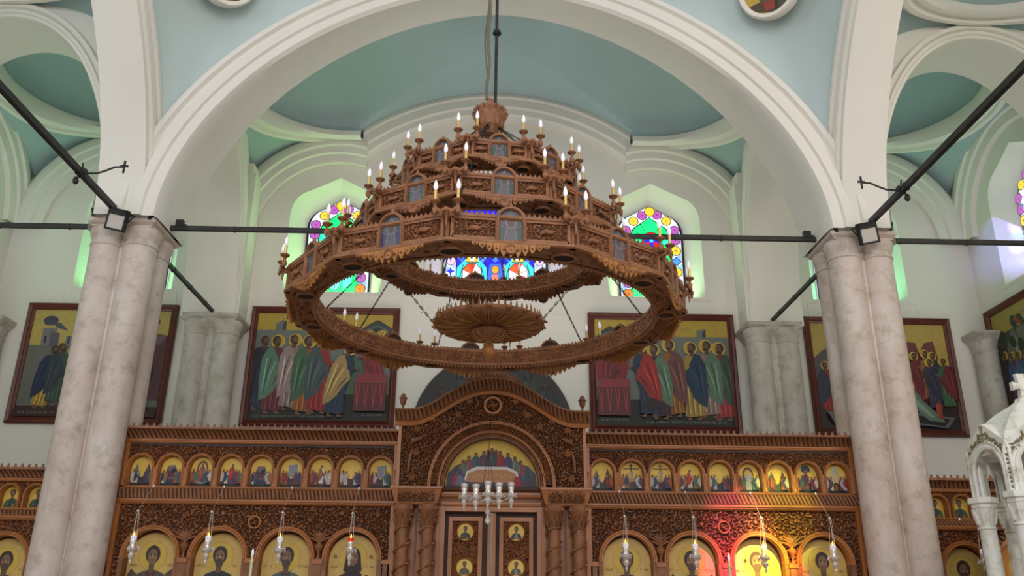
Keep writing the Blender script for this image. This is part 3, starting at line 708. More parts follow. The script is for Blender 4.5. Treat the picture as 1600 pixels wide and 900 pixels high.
# small black capsule spots standing on the capitals
spots = [(-5.17, 10.0, 6.27, 'left front corner of the left column capital'), (-4.44, 9.98, 6.27, 'right front corner of the left column capital'), (-4.40, 10.78, 6.27, 'rear corner of the left column capital'),
         (4.44, 9.98, 6.27, 'left front corner of the right column capital'), (5.17, 10.0, 6.27, 'right front corner of the right column capital'), (4.40, 10.78, 6.27, 'rear corner of the right column capital')]
for x, y, z, l in spots:
    mb = MB(); mb.lathe([(.03, 0), (.03, .03), (.022, .035), (.026, .05), (.035, .11), (.048, .135), (.05, .15), (.03, .15)], (0, 0, 0), 16)
    o = mb.build('uplight', M['black'], smooth=True); o.location = (x, y, z); tag(o, 'small black uplight cup on '+l, 'uplight')
for sx, l in ((-1, 'small black junction box on the tie bar beside the left column'), (1, 'small black junction box on the tie bar beside the right column')):
    mb = MB(); mb.box(-.05, .05, -.03, .03, 0, .09); mb.box(.05, .09, -.02, .02, 0, .03); o = mb.build('junction_box', M['black']); o.location = (sx*4.22, 10.4, 6.38); tag(o, l, 'junction box')

# ================================================================== PAINTINGS
def framed(name, label, w, h, place, paintfn):
    """place(u, v, d): u across, v up from the lower left corner, d out of the wall"""
    root = thing(name, label, 'painting', place(w/2, 0, 0))
    inv = Vector(root.location)
    P = lambda u, v, d: tuple(Vector(place(u, v, d))-inv)
    fwid = .115; mb = MB()
    outer = [(0, 0), (w, 0), (w, h), (0, h)]
    rings = []
    for off, d in ((0, .0), (0, .07), (.02, .085), (.06, .06), (.085, .075), (fwid, .045), (fwid, .02)):
        rings.append([P(*p, d) for p in ((off, off), (w-off, off), (w-off, h-off), (off, h-off))])
    mb.loft(rings, True); mb.build('picture_frame', M['frame'], root)
    A = Art(lambda a, b, k: P(fwid+a, fwid+b, .022+.0004*k), .8); W_, H_ = w-2*fwid, h-2*fwid
    paintfn(A, W_, H_)
    A.mb.build('painted_panel', M['paint'], root)
    return root
def bg(A, W_, H_, g=(196, 166, 62), wall=(122, 128, 122), ground=(34, 40, 36), zg=.84, zw=.24):
    A.p([(0, 0), (W_, 0), (W_, H_), (0, H_)], g); A.p([(0, 0), (W_, 0), (W_, zg*H_), (0, zg*H_)], wall)
    A.p([(0, 0), (W_, 0), (W_, zw*H_), (0, zw*H_)], ground)
def lettering(A, u0, u1, v, h, col=(150, 146, 128), seed=1):
    rs = random.Random(seed); u = u0
    while u < u1:
        if rs.random() < .16: u += h*.9; continue
        w = h*rs.choice((.5, .6, .7)); k = rs.randint(0, 4)
        A.l([(u, v), (u, v+h)], h*.14, col)
        if k in (0, 2): A.l([(u+w, v), (u+w, v+h)], h*.14, col)
        if k in (0, 1): A.l([(u, v+h*.5), (u+w, v+h*.5)], h*.14, col)
        if k in (1, 3): A.l([(u, v+h), (u+w, v+h)], h*.14, col)
        if k == 4: A.l([(u, v+h), (u+w, v)], h*.14, col)
        u += w+h*.35
def altar(A, u0, u1, H_, c=(128, 44, 50)):
    A.p([(u0, .02*H_+.12), (u1, .02*H_+.12), (u1, .36*H_), (u0, .36*H_)], shade(c, .8)); A.p([(u0, .34*H_), (u1, .34*H_), (u1-.0, .42*H_), (u0+.06, .42*H_)], shade(c, 1.15))
    n = 4
    for i in range(n):
        a = u0+(u1-u0)*(i+.2)/n; b = a+(u1-u0)*.5/n
        A.l([(a, .33*H_), ((a+b)/2, .12*H_), (b, .33*H_)], .012, shade(c, 1.5))
def ciborium(A, u, v, w, h):
    A.p([(u-w/2, v), (u-w*.42, v+h*.5), (u-w*.18, v+h*.82), (u, v+h), (u+w*.18, v+h*.82), (u+w*.42, v+h*.5), (u+w/2, v)], (58, 66, 62))
    A.p([(u-w*.4, v), (u-w*.33, v+h*.42), (u, v+h*.72), (u+w*.33, v+h*.42), (u+w*.4, v)], (96, 108, 98))
    A.p([(u-w*.34, v), (u-w*.27, v+h*.35), (u, v+h*.6), (u+w*.27, v+h*.35), (u+w*.34, v)], (52, 58, 54))
    A.e(u-w*.2, v, w*.17, h*.42, (200, 166, 66)); A.e(u+w*.15, v, w*.2, h*.42, (200, 166, 66))
    for k in range(3): A.l([(u+w*(.0+.1*k), v), (u+w*(.08+.1*k), v+h*.34)], .012, (60, 84, 90))
def comm_left(A, W_, H_):
    bg(A, W_, H_); A.p([(.32, .84*H_), (.50, .84*H_), (.50, .92*H_), (.44, .94*H_), (.32, .90*H_)], (118, 122, 124)); A.p([(.44, .84*H_), (.50, .84*H_), (.50, .93*H_), (.44, .9*H_)], (64, 66, 72))
    A.p([(1.62, .24*H_), (2.0, .24*H_), (2.0, .55*H_), (1.62, .62*H_)], (86, 112, 92))
    ciborium(A, 2.10, .78*H_, .62, .32)
    figure(A, .16, .16, 1.34, (44, 48, 66), (34, 40, 58), False); figure(A, .37, .10, 1.40, (112, 44, 50), (100, 138, 116))
    figure(A, .67, .16, 1.36, (150, 128, 124), (168, 146, 142)); figure(A, .92, .08, 1.42, (158, 96, 40), (72, 108, 82)); figure(A, 1.15, .10, 1.40, (152, 42, 40), (74, 88, 92))
    figure(A, 1.45, .05, 1.30, (36, 52, 78), (178, 150, 92), lean=.22); figure(A, 2.10, .38, 1.12, (140, 34, 38), (126, 30, 38), d=-1, feet=False, lean=.15)
    altar(A, 1.78, W_-.04, H_)
    lettering(A, .08, 1.3, .03, .035); lettering(A, 1.95, 2.3, .06, .03, seed=5)
def comm_right(A, W_, H_):
    bg(A, W_, H_); A.p([(1.82, .84*H_), (1.98, .84*H_), (1.98, .92*H_), (1.82, .90*H_)], (118, 122, 124)); A.p([(1.92, .84*H_), (1.98, .84*H_), (1.98, .92*H_), (1.92, .88*H_)], (52, 56, 60))
    ciborium(A, .28, .78*H_, .52, .30); A.p([(.02, .40*H_), (.52, .40*H_), (.62, .66*H_), (.02, .70*H_)], (140, 30, 34)); figure(A, .30, .40, 1.1, (140, 30, 34), (112, 28, 40), feet=False)
    for i, (u, r, c, ln) in enumerate(((2.22, (156, 48, 52), (62, 82, 66), .02), (1.97, (150, 120, 112), (96, 128, 104), .0), (1.70, (172, 142, 72), (32, 58, 84), .0), (1.35, (156, 96, 40), (116, 70, 66), .04), (1.12, (56, 38, 50), (98, 128, 104), .10), (.92, (36, 54, 76), (162, 44, 38), .14))):
        figure(A, u, .10+.04*(i % 2), 1.40-.05*(i > 3), r, c, d=-1, lean=ln)
    A.e(.96, .36, .16, .1, (52, 34, 44)); altar(A, .02, .58, H_)
    lettering(A, .85, 2.2, .03, .035, seed=2); lettering(A, .06, .5, .06, .03, seed=5); lettering(A, 1.35, 1.65, 1.68, .035, (140, 100, 40), seed=8)
def crucif(A, W_, H_):
    bg(A, W_, H_, g=(198, 174, 92), wall=(112, 114, 104), zg=.66, zw=.10, ground=(60, 30, 30))
    A.e(.30, 1.70, .13, .09, (72, 66, 92)); A.e(W_-.28, 1.70, .11, .09, (110, 40, 66))
    for k in range(5): A.l([(.34+.03*k, 1.66), (.46+.04*k, 1.56-.01*k)], .02, (88, 84, 108)); A.l([(W_-.32-.03*k, 1.66), (W_-.46-.03*k, 1.56)], .016, (120, 60, 80))
    for u, v, w, h in ((.20, 1.24, .24, .32), (.62, 1.24, .18, .18)):
        A.p([(u, v), (u+w, v), (u+w, v+h), (u, v+h)], (128, 124, 128)); A.p([(u+w*.6, v), (u+w*1.25, v), (u+w*1.25, v+h*.7), (u+w*.6, v+h*.85)], (98, 94, 104)); A.p([(u+w*.2, v+.05), (u+w*.35, v+.05), (u+w*.35, v+.18), (u+w*.2, v+.18)], (40, 36, 44))
    A.p([(1.55, .3), (W_, .3), (W_, 1.45), (W_-.18, 1.48), (W_-.4, 1.2), (1.7, 1.0)], (88, 44, 48)); A.p([(W_-.42, 1.22), (W_-.18, 1.46), (W_-.02, 1.44), (W_-.1, 1.3)], (120, 90, 92))
    A.p([(1.16, .1), (1.22, .1), (1.22, 1.7), (1.16, 1.7)], (66, 42, 34)); A.p([(.8, 1.46), (1.6, 1.46), (1.6, 1.53), (.8, 1.53)], (66, 42, 34)); A.p([(.86, 1.62), (1.5, 1.62), (1.5, 1.68), (.86, 1.68)], (52, 36, 34))
    figure(A, .38, .14, 1.12, (184, 146, 62), (30, 44, 74), False, lean=.12); figure(A, .78, .10, 1.16, (92, 24, 40), (92, 24, 40)); figure(A, .60, .2, 1.1, (60, 82, 70), (48, 58, 70), False); figure(A, .98, .12, 1.16, (134, 96, 98), (86, 60, 72), False)
    figure(A, W_-.42, .16, 1.14, (110, 52, 46), (44, 60, 56), d=-1); A.e(W_-.36, .80, .19, .2, (112, 40, 44)); A.e(W_-.36, .80, .14, .15, (88, 30, 38)); A.e(W_-.42, .16, .26, .14, (96, 40, 38))
    A.p([(0, 0), (W_, 0), (W_, .12), (0, .12)], (62, 28, 30)); lettering(A, .1, 1.3, .04, .04, seed=3)
def lazar(A, W_, H_):
    bg(A, W_, H_, g=(196, 166, 84), wall=(84, 44, 44), zg=.60, zw=.20, ground=(44, 34, 34))
    A.p([(0, .9), (.0, 1.25), (.2, 1.42), (.35, 1.5), (.55, 1.2), (.8, 1.0)], (92, 82, 84))
    A.p([(1.3, .9), (1.45, 1.30), (1.62, 1.34), (1.66, 1.58), (1.86, 1.56), (1.9, 1.36), (2.02, 1.56), (2.18, 1.60), (2.22, 1.3), (W_, 1.1), (W_, .8)], (118, 58, 58)); A.p([(1.6, .9), (1.72, 1.4), (1.82, 1.4), (1.8, .9)], (88, 44, 48))
    for u, v, c, k in ((.18, .28, (150, 40, 38), (46, 50, 74)), (.38, .26, (108, 40, 46), (112, 124, 108)), (.55, .3, (40, 60, 80), (84, 50, 60))): figure(A, u, v, .92, c, k, d=1)
    for u, v, c, k in ((1.62, .34, (30, 56, 74), (30, 56, 74)), (1.78, .46, (120, 34, 40), (110, 34, 40)), (1.98, .50, (150, 94, 60), (90, 60, 50)), (2.10, .46, (60, 50, 66), (60, 50, 66)), (2.02, .34, (58, 54, 78), (46, 46, 70)), (2.26, .36, (60, 100, 66), (110, 34, 44))):
        figure(A, u, v, .92, c, k, d=-1, feet=False)
    A.p([(.1, .30), (.9, .2), (1.0, .05), (.2, .08)], (112, 104, 110)); A.p([(.2, .26), (.84, .19), (.9, .09), (.3, .12)], (30, 24, 28))
    A.p([(1.3, .1), (2.15, -.0+.02), (2.3, .20), (1.5, .30)], (108, 100, 108)); A.p([(1.42, .13), (2.1, .05), (2.2, .17), (1.5, .25)], (26, 22, 26))
    A.p([(1.5, .66), (1.66, .70), (1.78, .50), (2.05, .22), (2.12, .12), (1.85, .14), (1.62, .36)], (104, 130, 108)); A.p([(1.56, .62), (1.7, .5), (1.95, .2), (1.88, .2), (1.62, .44)], (148, 168, 146)); A.e(1.56, .74, .12, .12, (206, 172, 80)); A.e(1.56, .73, .055, .07, (74, 52, 44))
    figure(A, 2.05, .16, .36, (152, 52, 34), (160, 72, 40), False, feet=False)
def olive(A, W_, H_):
    bg(A, W_, H_, g=(170, 150, 70), wall=(66, 72, 58), zg=.8, zw=.2, ground=(36, 40, 34))
    A.p([(.1, .9), (.5, 1.5), (.9, 1.5), (1.1, .9)], (112, 112, 104)); A.p([(.3, .9), (.6, 1.4), (.75, 1.3), (.7, .9)], (148, 146, 136))
    for u, v, r in ((.25, 1.45, 0), (.5, 1.3, .5), (.16, 1.2, .8), (.7, 1.2, 0), (.95, 1.62, .6), (.62, 1.62, .3)): A.e(u, v, .08, .12, (40, 62, 36), rot=r); A.l([(u, v-.1), (u+.05, v-.35)], .02, (70, 52, 34))
    for k in range(3): A.p([(.6+.1*k, 1.66+.05*k), (.76+.1*k, 1.70), (.9+.08*k, 1.52), (.82+.06*k, 1.5)], ((150, 70, 40), (40, 50, 46), (160, 140, 90))[k])
    A.e(1.35, 1.5, .34, .42, (26, 60, 60)); A.e(1.35, 1.5, .26, .34, (50, 104, 96)); figure(A, 1.35, 1.12, .7, (196, 180, 140), (170, 140, 80), d=-1, feet=False)
    for u, v, c, k in ((.22, .3, (70, 40, 46), (50, 46, 60)), (.42, .24, (120, 40, 40), (60, 92, 130)), (.62, .2, (60, 90, 126), (80, 108, 140)), (.9, .3, (150, 96, 60), (128, 84, 56)), (1.2, .28, (60, 80, 60), (120, 90, 50)), (1.6, .3, (90, 40, 50), (50, 60, 90)), (1.95, .25, (140, 110, 60), (90, 50, 50))):
        figure(A, u, v, .9, c, k, d=1 if u < 1 else -1)
    for u in (.2, .5, .85, 1.3, 1.8): A.p([(u-.15, .05), (u+.2, .02), (u+.12, .2), (u-.1, .22)], (92, 58, 40))
EW = lambda x0, z0: (lambda u, v, d: (x0+u, 14.3-d, z0+v))
framed('icon_painting', 'wide painting of haloed apostles bowing toward a red altar on its right', 2.60, 2.13, EW(-4.27, 4.48), comm_left)
framed('icon_painting', 'wide painting of haloed apostles facing a red altar on its left', 2.60, 2.13, EW(1.66, 4.46), comm_right)
framed('icon_painting', 'painting with robed mourners and towers half behind left front column', 2.60, 2.13, EW(-8.17, 4.48), crucif)
framed('icon_painting', 'painting with crowded halos and red rocks half behind right front column', 2.64, 2.13, EW(5.52, 4.45), lazar)
framed('icon_painting', 'painting on the right side wall above the marble canopy, cut by frame', 2.60, 2.13, lambda u, v, d: (8.8-d, 14.13-u, 4.52+v), olive)
# arched painting in the apse niche behind the screen's crown
t = thing('arched_apse_painting', 'large dark half-round painting on the wall behind the screen crown', 'painting', (0, 14.275, 4.3))
lp = [(1.38*cos(pi*i/32), .12+1.40*sin(pi*i/32)) for i in range(33)]
mb = MB(); mb.prism([(a, b) for a, b in lp], 0, -.04); mb.build('board', M['black'], t)
A = Art(lambda a, b, k: (a, -.042-.0006*k, b)); A.p([(a*.94, .12+(b-.12)*.94) for a, b in lp], (40, 34, 30)); A.p([(a*.88, .12+(b-.12)*.88) for a, b in lp], (30, 44, 42))
for u, c in ((-.9, (70, 40, 44)), (-.6, (50, 60, 70)), (.6, (60, 70, 50)), (.9, (46, 60, 66))): figure(A, u, .14, .85 if abs(u) > .7 else 1.05, c, shade(c, .7), False, d=1 if u < 0 else -1, hair=(30, 24, 20), skin=(70, 48, 36))
A.e(0, .9, .34, .45, (74, 54, 30)); figure(A, 0, .2, 1.15, (70, 34, 36), (34, 44, 60), False)
A.mb.build('painted_panel', M['paint'], t)

# ================================================================== ICON SCREEN
WOOD2 = [M['wood'], M['wooddark'], M['rail']]
def arch_loop(cx, zc, r, z0, n=20, w=None):
    w = w or r
    return [(cx+w, z0)]+[(cx+w*cos(pi*i/n), zc+r*sin(pi*i/n)) for i in range(n+1)]+[(cx-w, z0)]
def arch_band(mb, cx, zc, r0, r1, z0, y0, y1, mi=2, n=24):
    """moulded arch with legs, on the XZ plane"""
    pth = [(cx+r0, z0, 1, 0)]+[(cx+r0*cos(pi*i/n), zc+r0*sin(pi*i/n), cos(pi*i/n), sin(pi*i/n)) for i in range(n+1)]+[(cx-r0, z0, -1, 0)]
    w = r1-r0; prof = [(0, y1), (0, y0+.012), (w*.15, y0), (w*.4, y0), (w*.5, y0+.012), (w*.62, y0+.004), (w*.9, y0+.002), (w, y0+.015), (w, y1)]
    mb.loft([[(u+nu*n_, a, v+nv*n_) for n_, a in prof] for u, v, nu, nv in pth], False, mi)
def colonnette(mb, x, y, z0, z1, r, mi=0, twist=True):
    H = z1-z0; prof = [(r*1.5, 0), (r*1.5, .03), (r*1.1, .045), (r*1.0, .06)]+[(r*(1+.08*sin(k*2.1)), .06+(H-.16)*k/14) for k in range(15)]+[(r*1.25, H-.09), (r*1.05, H-.08), (r*1.3, H-.05), (r*1.6, H-.02), (r*1.6, H)]
    mb.lathe(prof, (x, y, z0), 12, mi)
def cyma(name, x0, x1, z0, z1, y0, y1, parent, pitch=.045, m=None, amp=.012):
    """overhanging carved leaf moulding, y0 at bottom, y1 at top"""
    n = int((x1-x0)/pitch*8); U = np.linspace(x0, x1, n+1); rows = []
    for j in range(7):
        t = j/6; z = z0+(z1-z0)*t; y = y0+(y1-y0)*(t**1.6); ph = 2.4*t
        rows.append([(u, y-amp*abs(sin(pi*u/pitch+ph)), z) for u in U])
    mb = MB(); mb.loft(rows)
    w = len(U)-1
    for k in range(len(mb.f)):
        i = k % w; j = k//w; u = (U[i]+U[i+1])/2
        mb.m[k] = 1 if abs(sin(pi*u/pitch+2.4*(j+.5)/6)) < .38 else 0  # shade between the leaves painted in with dark wood
    return mb.build(name, [M['wood'], M['wooddark']], parent)
def cresting(name, x0, x1, z, y, parent, pitch=.085, h=.06, m=None):
    mb = MB(); n = int((x1-x0)/pitch)
    for i in range(n):
        u = x0+(i+.5)*(x1-x0)/n; w = pitch*.5
        mb.prism([(u-w, z), (u+w, z), (u+w*.9, z+h*.25), (u+w*.35, z+h*.35), (u+w*.3, z+h*.62), (u+w*.12, z+h), (u-w*.12, z+h), (u-w*.3, z+h*.62), (u-w*.35, z+h*.35), (u-w*.9, z+h*.25)], y, y+.018)
    return mb.build(name, m or M['wood'], parent)
def mould(mb, x0, x1, z0, z1, y, d=.03, mi=2):
    h = z1-z0; prof = [(z0, y+.02), (z0, y-.3*d), (z0+.25*h, y-.7*d), (z0+.5*h, y-.75*d), (z0+.55*h, y-d), (z1-.05*h, y-d), (z1, y-.8*d), (z1, y+.02)]
    mb.loft([[(x, b, a) for a, b in prof] for x in (x0, x1)], False, mi)
    mb.add([(x0, b, a) for a, b in prof], [tuple(range(8))], mi); mb.add([(x1, b, a) for a, b in prof], [tuple(range(8))], mi)

FEST = ['with a blue winged figure and pale hills', 'with a reclining mother in a dark cave', 'with figures under a red and gold arch', 'with a central red robed figure on gold',
        'with a crowd on a purple hillside', 'with a figure in blue at a grey tomb', 'with a white robed figure on gold', 'with blue figures and a red cloaked one', 'with white clad figures and a small cross',
        'with dark peaked mountains', 'with a plain cross on gold', 'with a body lowered from a cross', 'with a red robed rising figure', 'with pink robed figures below gold sky', 'with a pale robed figure in doorway',
        'with dark folded drapery by rocks', 'with a gold sunburst over figures', 'with many pale rays over a dark arch']
def festal_icon(i, cx, zc, r, z0, y, label, group='small feast icons along the screen frieze', w=None):
    w = w or r; root = thing('feast_icon', label, 'icon', (cx, y+.02, z0), 0, group)
    H = zc+r-z0; loop = [(a-cx, b-z0) for a, b in arch_loop(cx, zc, r, z0, 18, w)]
    mb = MB(); mb.prism(loop, -.016, .012); mb.build('board', M['cgold'], root)
    A = Art(lambda a, b, k: (a, -.0165-.0004*k, b)); A.p([(a*.95, b*.975+.004) for a, b in loop], GOLD)
    rs = random.Random(100+i); dark = [(46, 54, 66), (70, 44, 46), (58, 66, 60), (84, 70, 66), (60, 48, 62)]
    A.p([(-w*.95, .004), (w*.95, .004), (w*.95, H*.30), (w*.5, H*.42), (0, H*.30), (-w*.5, H*.40), (-w*.95, H*.32)], rs.choice(dark))
    A.p([(-w*.95, .004), (w*.95, .004), (w*.95, H*.1), (-w*.95, H*.1)], (40, 36, 34))
    k = i % 18
    if k in (0, 9, 15): A.p([(-w*.95, H*.3), (-w*.5, H*.75), (-w*.1, H*.3)], (96, 110, 118)); A.p([(w*.1, H*.3), (w*.5, H*.78), (w*.95, H*.3)], (92, 60, 66))
    if k in (1, 4): A.p([(-w*.8, H*.2), (-w*.4, H*.7), (w*.2, H*.72), (w*.7, H*.3)], (112, 88, 96)); A.e(0, H*.42, w*.4, H*.12, (90, 34, 44)); A.e(.02, H*.52, w*.2, H*.1, (26, 24, 30))
    if k in (2, 14): A.e(0, H*.6, w*.5, H*.28, (112, 50, 44)); A.e(0, H*.58, w*.36, H*.22, (196, 168, 84)); A.p([(-w*.4, H*.1), (w*.4, H*.1), (w*.32, H*.6), (-w*.32, H*.6)], (150, 152, 160))
    if k in (5, 8): A.p([(-w*.3, H*.35), (w*.5, H*.35), (w*.5, H*.8), (-w*.3, H*.75)], (128, 132, 140))
    if k in (10, 11): A.p([(-.008, H*.2), (.008, H*.2), (.008, H*.95), (-.008, H*.95)], (44, 30, 28)); A.p([(-w*.7, H*.76), (w*.7, H*.76), (w*.7, H*.79), (-w*.7, H*.79)], (44, 30, 28)); A.p([(-w*.25, H*.86), (w*.25, H*.86), (w*.25, H*.89), (-w*.25, H*.89)], (44, 30, 28))
    if k == 16: A.e(0, H*.82, w*.42, H*.14, (54, 60, 84)); A.p([(-w*.7, H*.66), (w*.7, H*.66), (w*.5, H*.56), (w*.2, H*.6), (0, H*.52), (-w*.2, H*.6), (-w*.5, H*.56)], (236, 196, 70))
    if k == 17:
        for q in range(11): A.l([(0, H*.95), (-w*.85+w*.17*q, H*.35)], .006, (176, 184, 176))
        A.e(0, H*.22, w*.22, H*.16, (24, 22, 26)); A.e(0, H*.2, w*.14, H*.12, (160, 90, 40))
    cols = [(128, 40, 44), (44, 60, 88), (70, 96, 78), (168, 160, 160), (150, 84, 46), (86, 54, 76), (188, 176, 160)]
    cc = rs.sample(cols, 5)
    if k in (3, 6, 12, 16, 2): figure(A, 0, H*.12, H*.66, cc[0] if k != 6 else (206, 202, 196), cc[1] if k not in (3, 12) else (170, 50, 34), k != 2, feet=False)
    if k in (10, 11): figure(A, 0, H*.30, H*.50, (150, 116, 84), (168, 140, 110), False, feet=False)
    for q, u in enumerate((-.72, -.42, .42, .72)): figure(A, u*w, H*.08, H*(.46+.08*rs.random()), cc[q], cc[(q+1) % 5], rs.random() < .5, d=1 if u < 0 else -1, feet=False)
    A.mb.build('painted_panel', M['paint'], root); return root
DESP = {  # big icons: (robe, under, kwargs, label part)
}
def big_icon(cx, zc, r, z0, y, label, robe, under, gy=None, **kw):
    root = thing('large_icon', label, 'icon', (cx, y+.03, z0), 0, 'large arched icons of the screen')
    loop = [(a-cx, b-z0) for a, b in arch_loop(cx, zc, r, z0, 28)]; H = zc+r-z0
    mb = MB(); mb.prism(loop, -.018, .02); mb.build('board', M['cgold'], root)
    A = Art(lambda a, b, k: (a, -.0185-.0004*k, b)); A.p([(a*.97, b*.985+.004) for a, b in loop], (208, 174, 98))
    zb = .36*H; hh = .52*H
    A.p([(-r*.97, .01), (r*.97, .01), (r*.97, zb+.01), (-r*.97, zb+.01)], shade(robe, .8))
    bust(A, 0, zb, hh, robe, under, **kw)
    for sx in (-1, 1):
        if kw.get('child') or kw.get('disc'): A.e(sx*r*.72, zb+hh*.78, .022, .022, (120, 74, 44)); A.e(sx*r*.72, zb+hh*.78, .016, .016, (150, 104, 60))
    lettering(A, -r*.88, -r*.55, zb+hh*.55, .03, (150, 100, 46), seed=int(abs(cx)*10)); lettering(A, r*.55, r*.85, zb+hh*.55, .03, (150, 100, 46), seed=int(abs(cx)*13))
    A.mb.build('painted_panel', M['paint'], root); return root

def wing(side, xs_small, xs_big, x0, x1, label):
    """one wing of the wooden screen between the portal and the column"""
    Y = 11.2; t = thing('icon_screen_wing', label, 'icon screen', ((x0+x1)/2, Y, .42)); ox, oz = (x0+x1)/2, .42
    L = lambda o: (setattr(o, 'location', (-ox, -Y, -oz)), o)[1]
    mb = MB(); mb.box(x0, x1, Y+.16, Y+.20, .42, 3.78, 1); L(mb.build('backboard', WOOD2, t))
    # upper carved frieze with the row of small arches
    sm = [arch_loop(cx, 3.325, .172, 3.08, 12) for cx in xs_small]
    def keep(a, b):
        for cx in xs_small:
            if abs(a-cx) < .172 and (b < 3.325 or math.hypot(a-cx, b-3.325) < .172): return False
        return True
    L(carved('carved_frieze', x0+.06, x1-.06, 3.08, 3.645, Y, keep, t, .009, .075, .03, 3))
    # lower carved panel with the big arches
    def keep2(a, b):
        for cx in xs_big:
            if abs(a-cx) < .36 and (b < 2.225 or math.hypot(a-cx, b-2.225) < .36): return False
        return True
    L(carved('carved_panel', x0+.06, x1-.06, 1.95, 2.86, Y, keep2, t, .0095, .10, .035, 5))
    mb = MB()
    mould(mb, x0, x1, 3.635, 3.69, Y, .035); mould(mb, x0, x1, 2.855, 2.925, Y, .06); mould(mb, x0+.05, x1-.05, 3.055, 3.085, Y, .02)
    for x in ((x0+.13, x1-.02) if side < 0 else (x0+.02, x1-.13)):
        mb.box(x-.03, x+.03, Y-.02, Y+.05, 2.92, 3.64, 2); mb.box(x-.035, x+.035, Y-.03, Y+.05, .42, 2.86, 2)
    mb.box(x0, x1, Y+.0, Y+.16, 2.9, 3.08, 1); mb.box(x0, x1, Y, Y+.17, 3.6, 3.7, 1)
    L(mb.build('rails', WOOD2, t))
    L(cyma('middle_moulding', x0, x1, 2.925, 3.055, Y-.05, Y-.005, t, .05, amp=.022))
    L(cyma('cornice', x0, x1, 3.69, 3.80, Y-.02, Y-.13, t, .06, amp=.03)); mb = MB(); mb.box(x0, x1, Y-.165, Y+.2, 3.795, 3.81, 0); L(mb.build('cornice_top', WOOD2, t)); L(cresting('cresting', x0, x1, 3.805, Y-.16, t))
    for cx in xs_small:
        mb = MB(); arch_band(mb, cx, 3.325, .15, .183, 3.085, Y-.022, Y+.11, 2)
        for s in (-1, 1): colonnette(mb, cx+s*.193, Y-.01, 3.085, 3.32, .013, 2)
        L(mb.build('small_arch', WOOD2, t, smooth=True))
    for cx in xs_big:
        mb = MB(); arch_band(mb, cx, 2.225, .315, .375, 2.20, Y-.03, Y+.14, 2, 36)
        mb.box(cx-.375, cx-.315, Y-.02, Y+.14, .42, 2.2, 0); mb.box(cx+.315, cx+.375, Y-.02, Y+.14, .42, 2.2, 0)
        L(mb.build('large_arch', WOOD2, t, smooth=True))
        mb = MB(); mb.box(cx-.315, cx+.315, Y+.02, Y+.16, .42, 1.35, 0); mb.box(cx-.27, cx+.27, Y+.005, Y+.02, .5, 1.27, 2); L(mb.build('dado_panel', WOOD2, t))
    # imposts, vases between the arches, roundel
    gaps = [(a+b)/2 for a, b in zip(xs_big[:-1], xs_big[1:])]
    for g in gaps+[x0+.07, x1-.07]:
        mb = MB(); mb.box(g-.06, g+.06, Y-.045, Y+.1, 2.15, 2.205, 2); mb.box(g-.045, g+.045, Y-.03, Y+.1, .42, 2.15, 0); L(mb.build('impost', WOOD2, t))
    for g in (gaps[0], gaps[-1]):
        mb = MB(); mb.lathe([(.035, 0), (.02, .02), (.012, .05), (.03, .10), (.055, .135), (.055, .16), (.03, .185), (.015, .21)], (g, Y-.02, 2.205), 14); L(mb.build('vase', M['wood'], t, smooth=True))
        mb = MB()
        for k in range(9):
            a = pi*(.12+.76*k/8); ln = .17+.03*sin(a*3)
            p0 = Vector((g, Y-.02, 2.40)); p1 = p0+Vector((cos(a)*ln*.45, -.012, sin(a)*ln*.7)); p2 = p0+Vector((cos(a)*ln, -.004, sin(a)*ln*1.05))
            mb.tube([p0, p1, p2], [.008, .014, .003], 6)
        L(mb.build('vine_leaves', M['wood'], t, smooth=True))
    if len(gaps) == 3:
        mb = MB(); g = gaps[1]; prof = [(.058, .03), (.058, 0), (.066, -.018), (.078, -.018), (.086, 0), (.086, .03)]
        mb.loft([[(g+r_*cos(2*pi*i/28), Y-.012+d_, 2.645+r_*sin(2*pi*i/28)) for r_, d_ in prof] for i in range(29)], False, 2)
        for k in range(4): a = k*pi/2+.4; mb.tube([(g, Y-.015, 2.645), (g+.03*cos(a), Y-.03, 2.645+.03*sin(a)), (g+.05*cos(a+.7), Y-.015, 2.645+.05*sin(a+.7))], [.012, .012, .004], 6, 0)
        L(mb.build('roundel', WOOD2, t, smooth=True))
    # carved birds and blossoms scattered on the foliage
    rs = random.Random(4 if side < 0 else 9); mb = MB()
    for k in range(9):
        u = x0+.25+(x1-x0-.5)*k/8+rs.uniform(-.05, .05); v = 2.70+rs.uniform(-.03, .07)
        if k % 2: mb.lathe([(.004, -.03), (.022, -.02), (.028, 0), (.02, .02), (.005, .03)], (u, Y-.01, v), 10)
        else:
            for q in range(6): a = q*pi/3; mb.tube([(u, Y-.012, v), (u+.025*cos(a), Y-.022, v+.025*sin(a)), (u+.045*cos(a), Y-.008, v+.045*sin(a))], [.006, .011, .002], 5)
    L(mb.build('blossoms', M['wood'], t, smooth=True))
    return t
XL = [-4.55+.387*i for i in range(9)]; XR = [1.452+.387*i for i in range(9)]
BL = [-4.26, -3.42, -2.58, -1.74]; BR = [1.74, 2.57, 3.41, 4.26]
wing(-1, XL, BL, -4.88, -1.23, 'carved walnut icon screen wing left of the domed central portal')
wing(1, XR, BR, 1.23, 4.88, 'carved walnut icon screen wing right of the domed central portal')
ordn = ['leftmost', 'second', 'third', 'fourth', 'fifth', 'sixth', 'seventh', 'eighth', 'last']
for i, x in enumerate(XL): festal_icon(i, x, 3.325, .147, 3.092, 11.28, 'feast icon %s, %s in left wing frieze' % (FEST[i], ordn[i]))
for i, x in enumerate(XR): festal_icon(9+i, x, 3.325, .147, 3.092, 11.28, 'feast icon %s, %s in right wing frieze' % (FEST[9+i], ordn[i]))
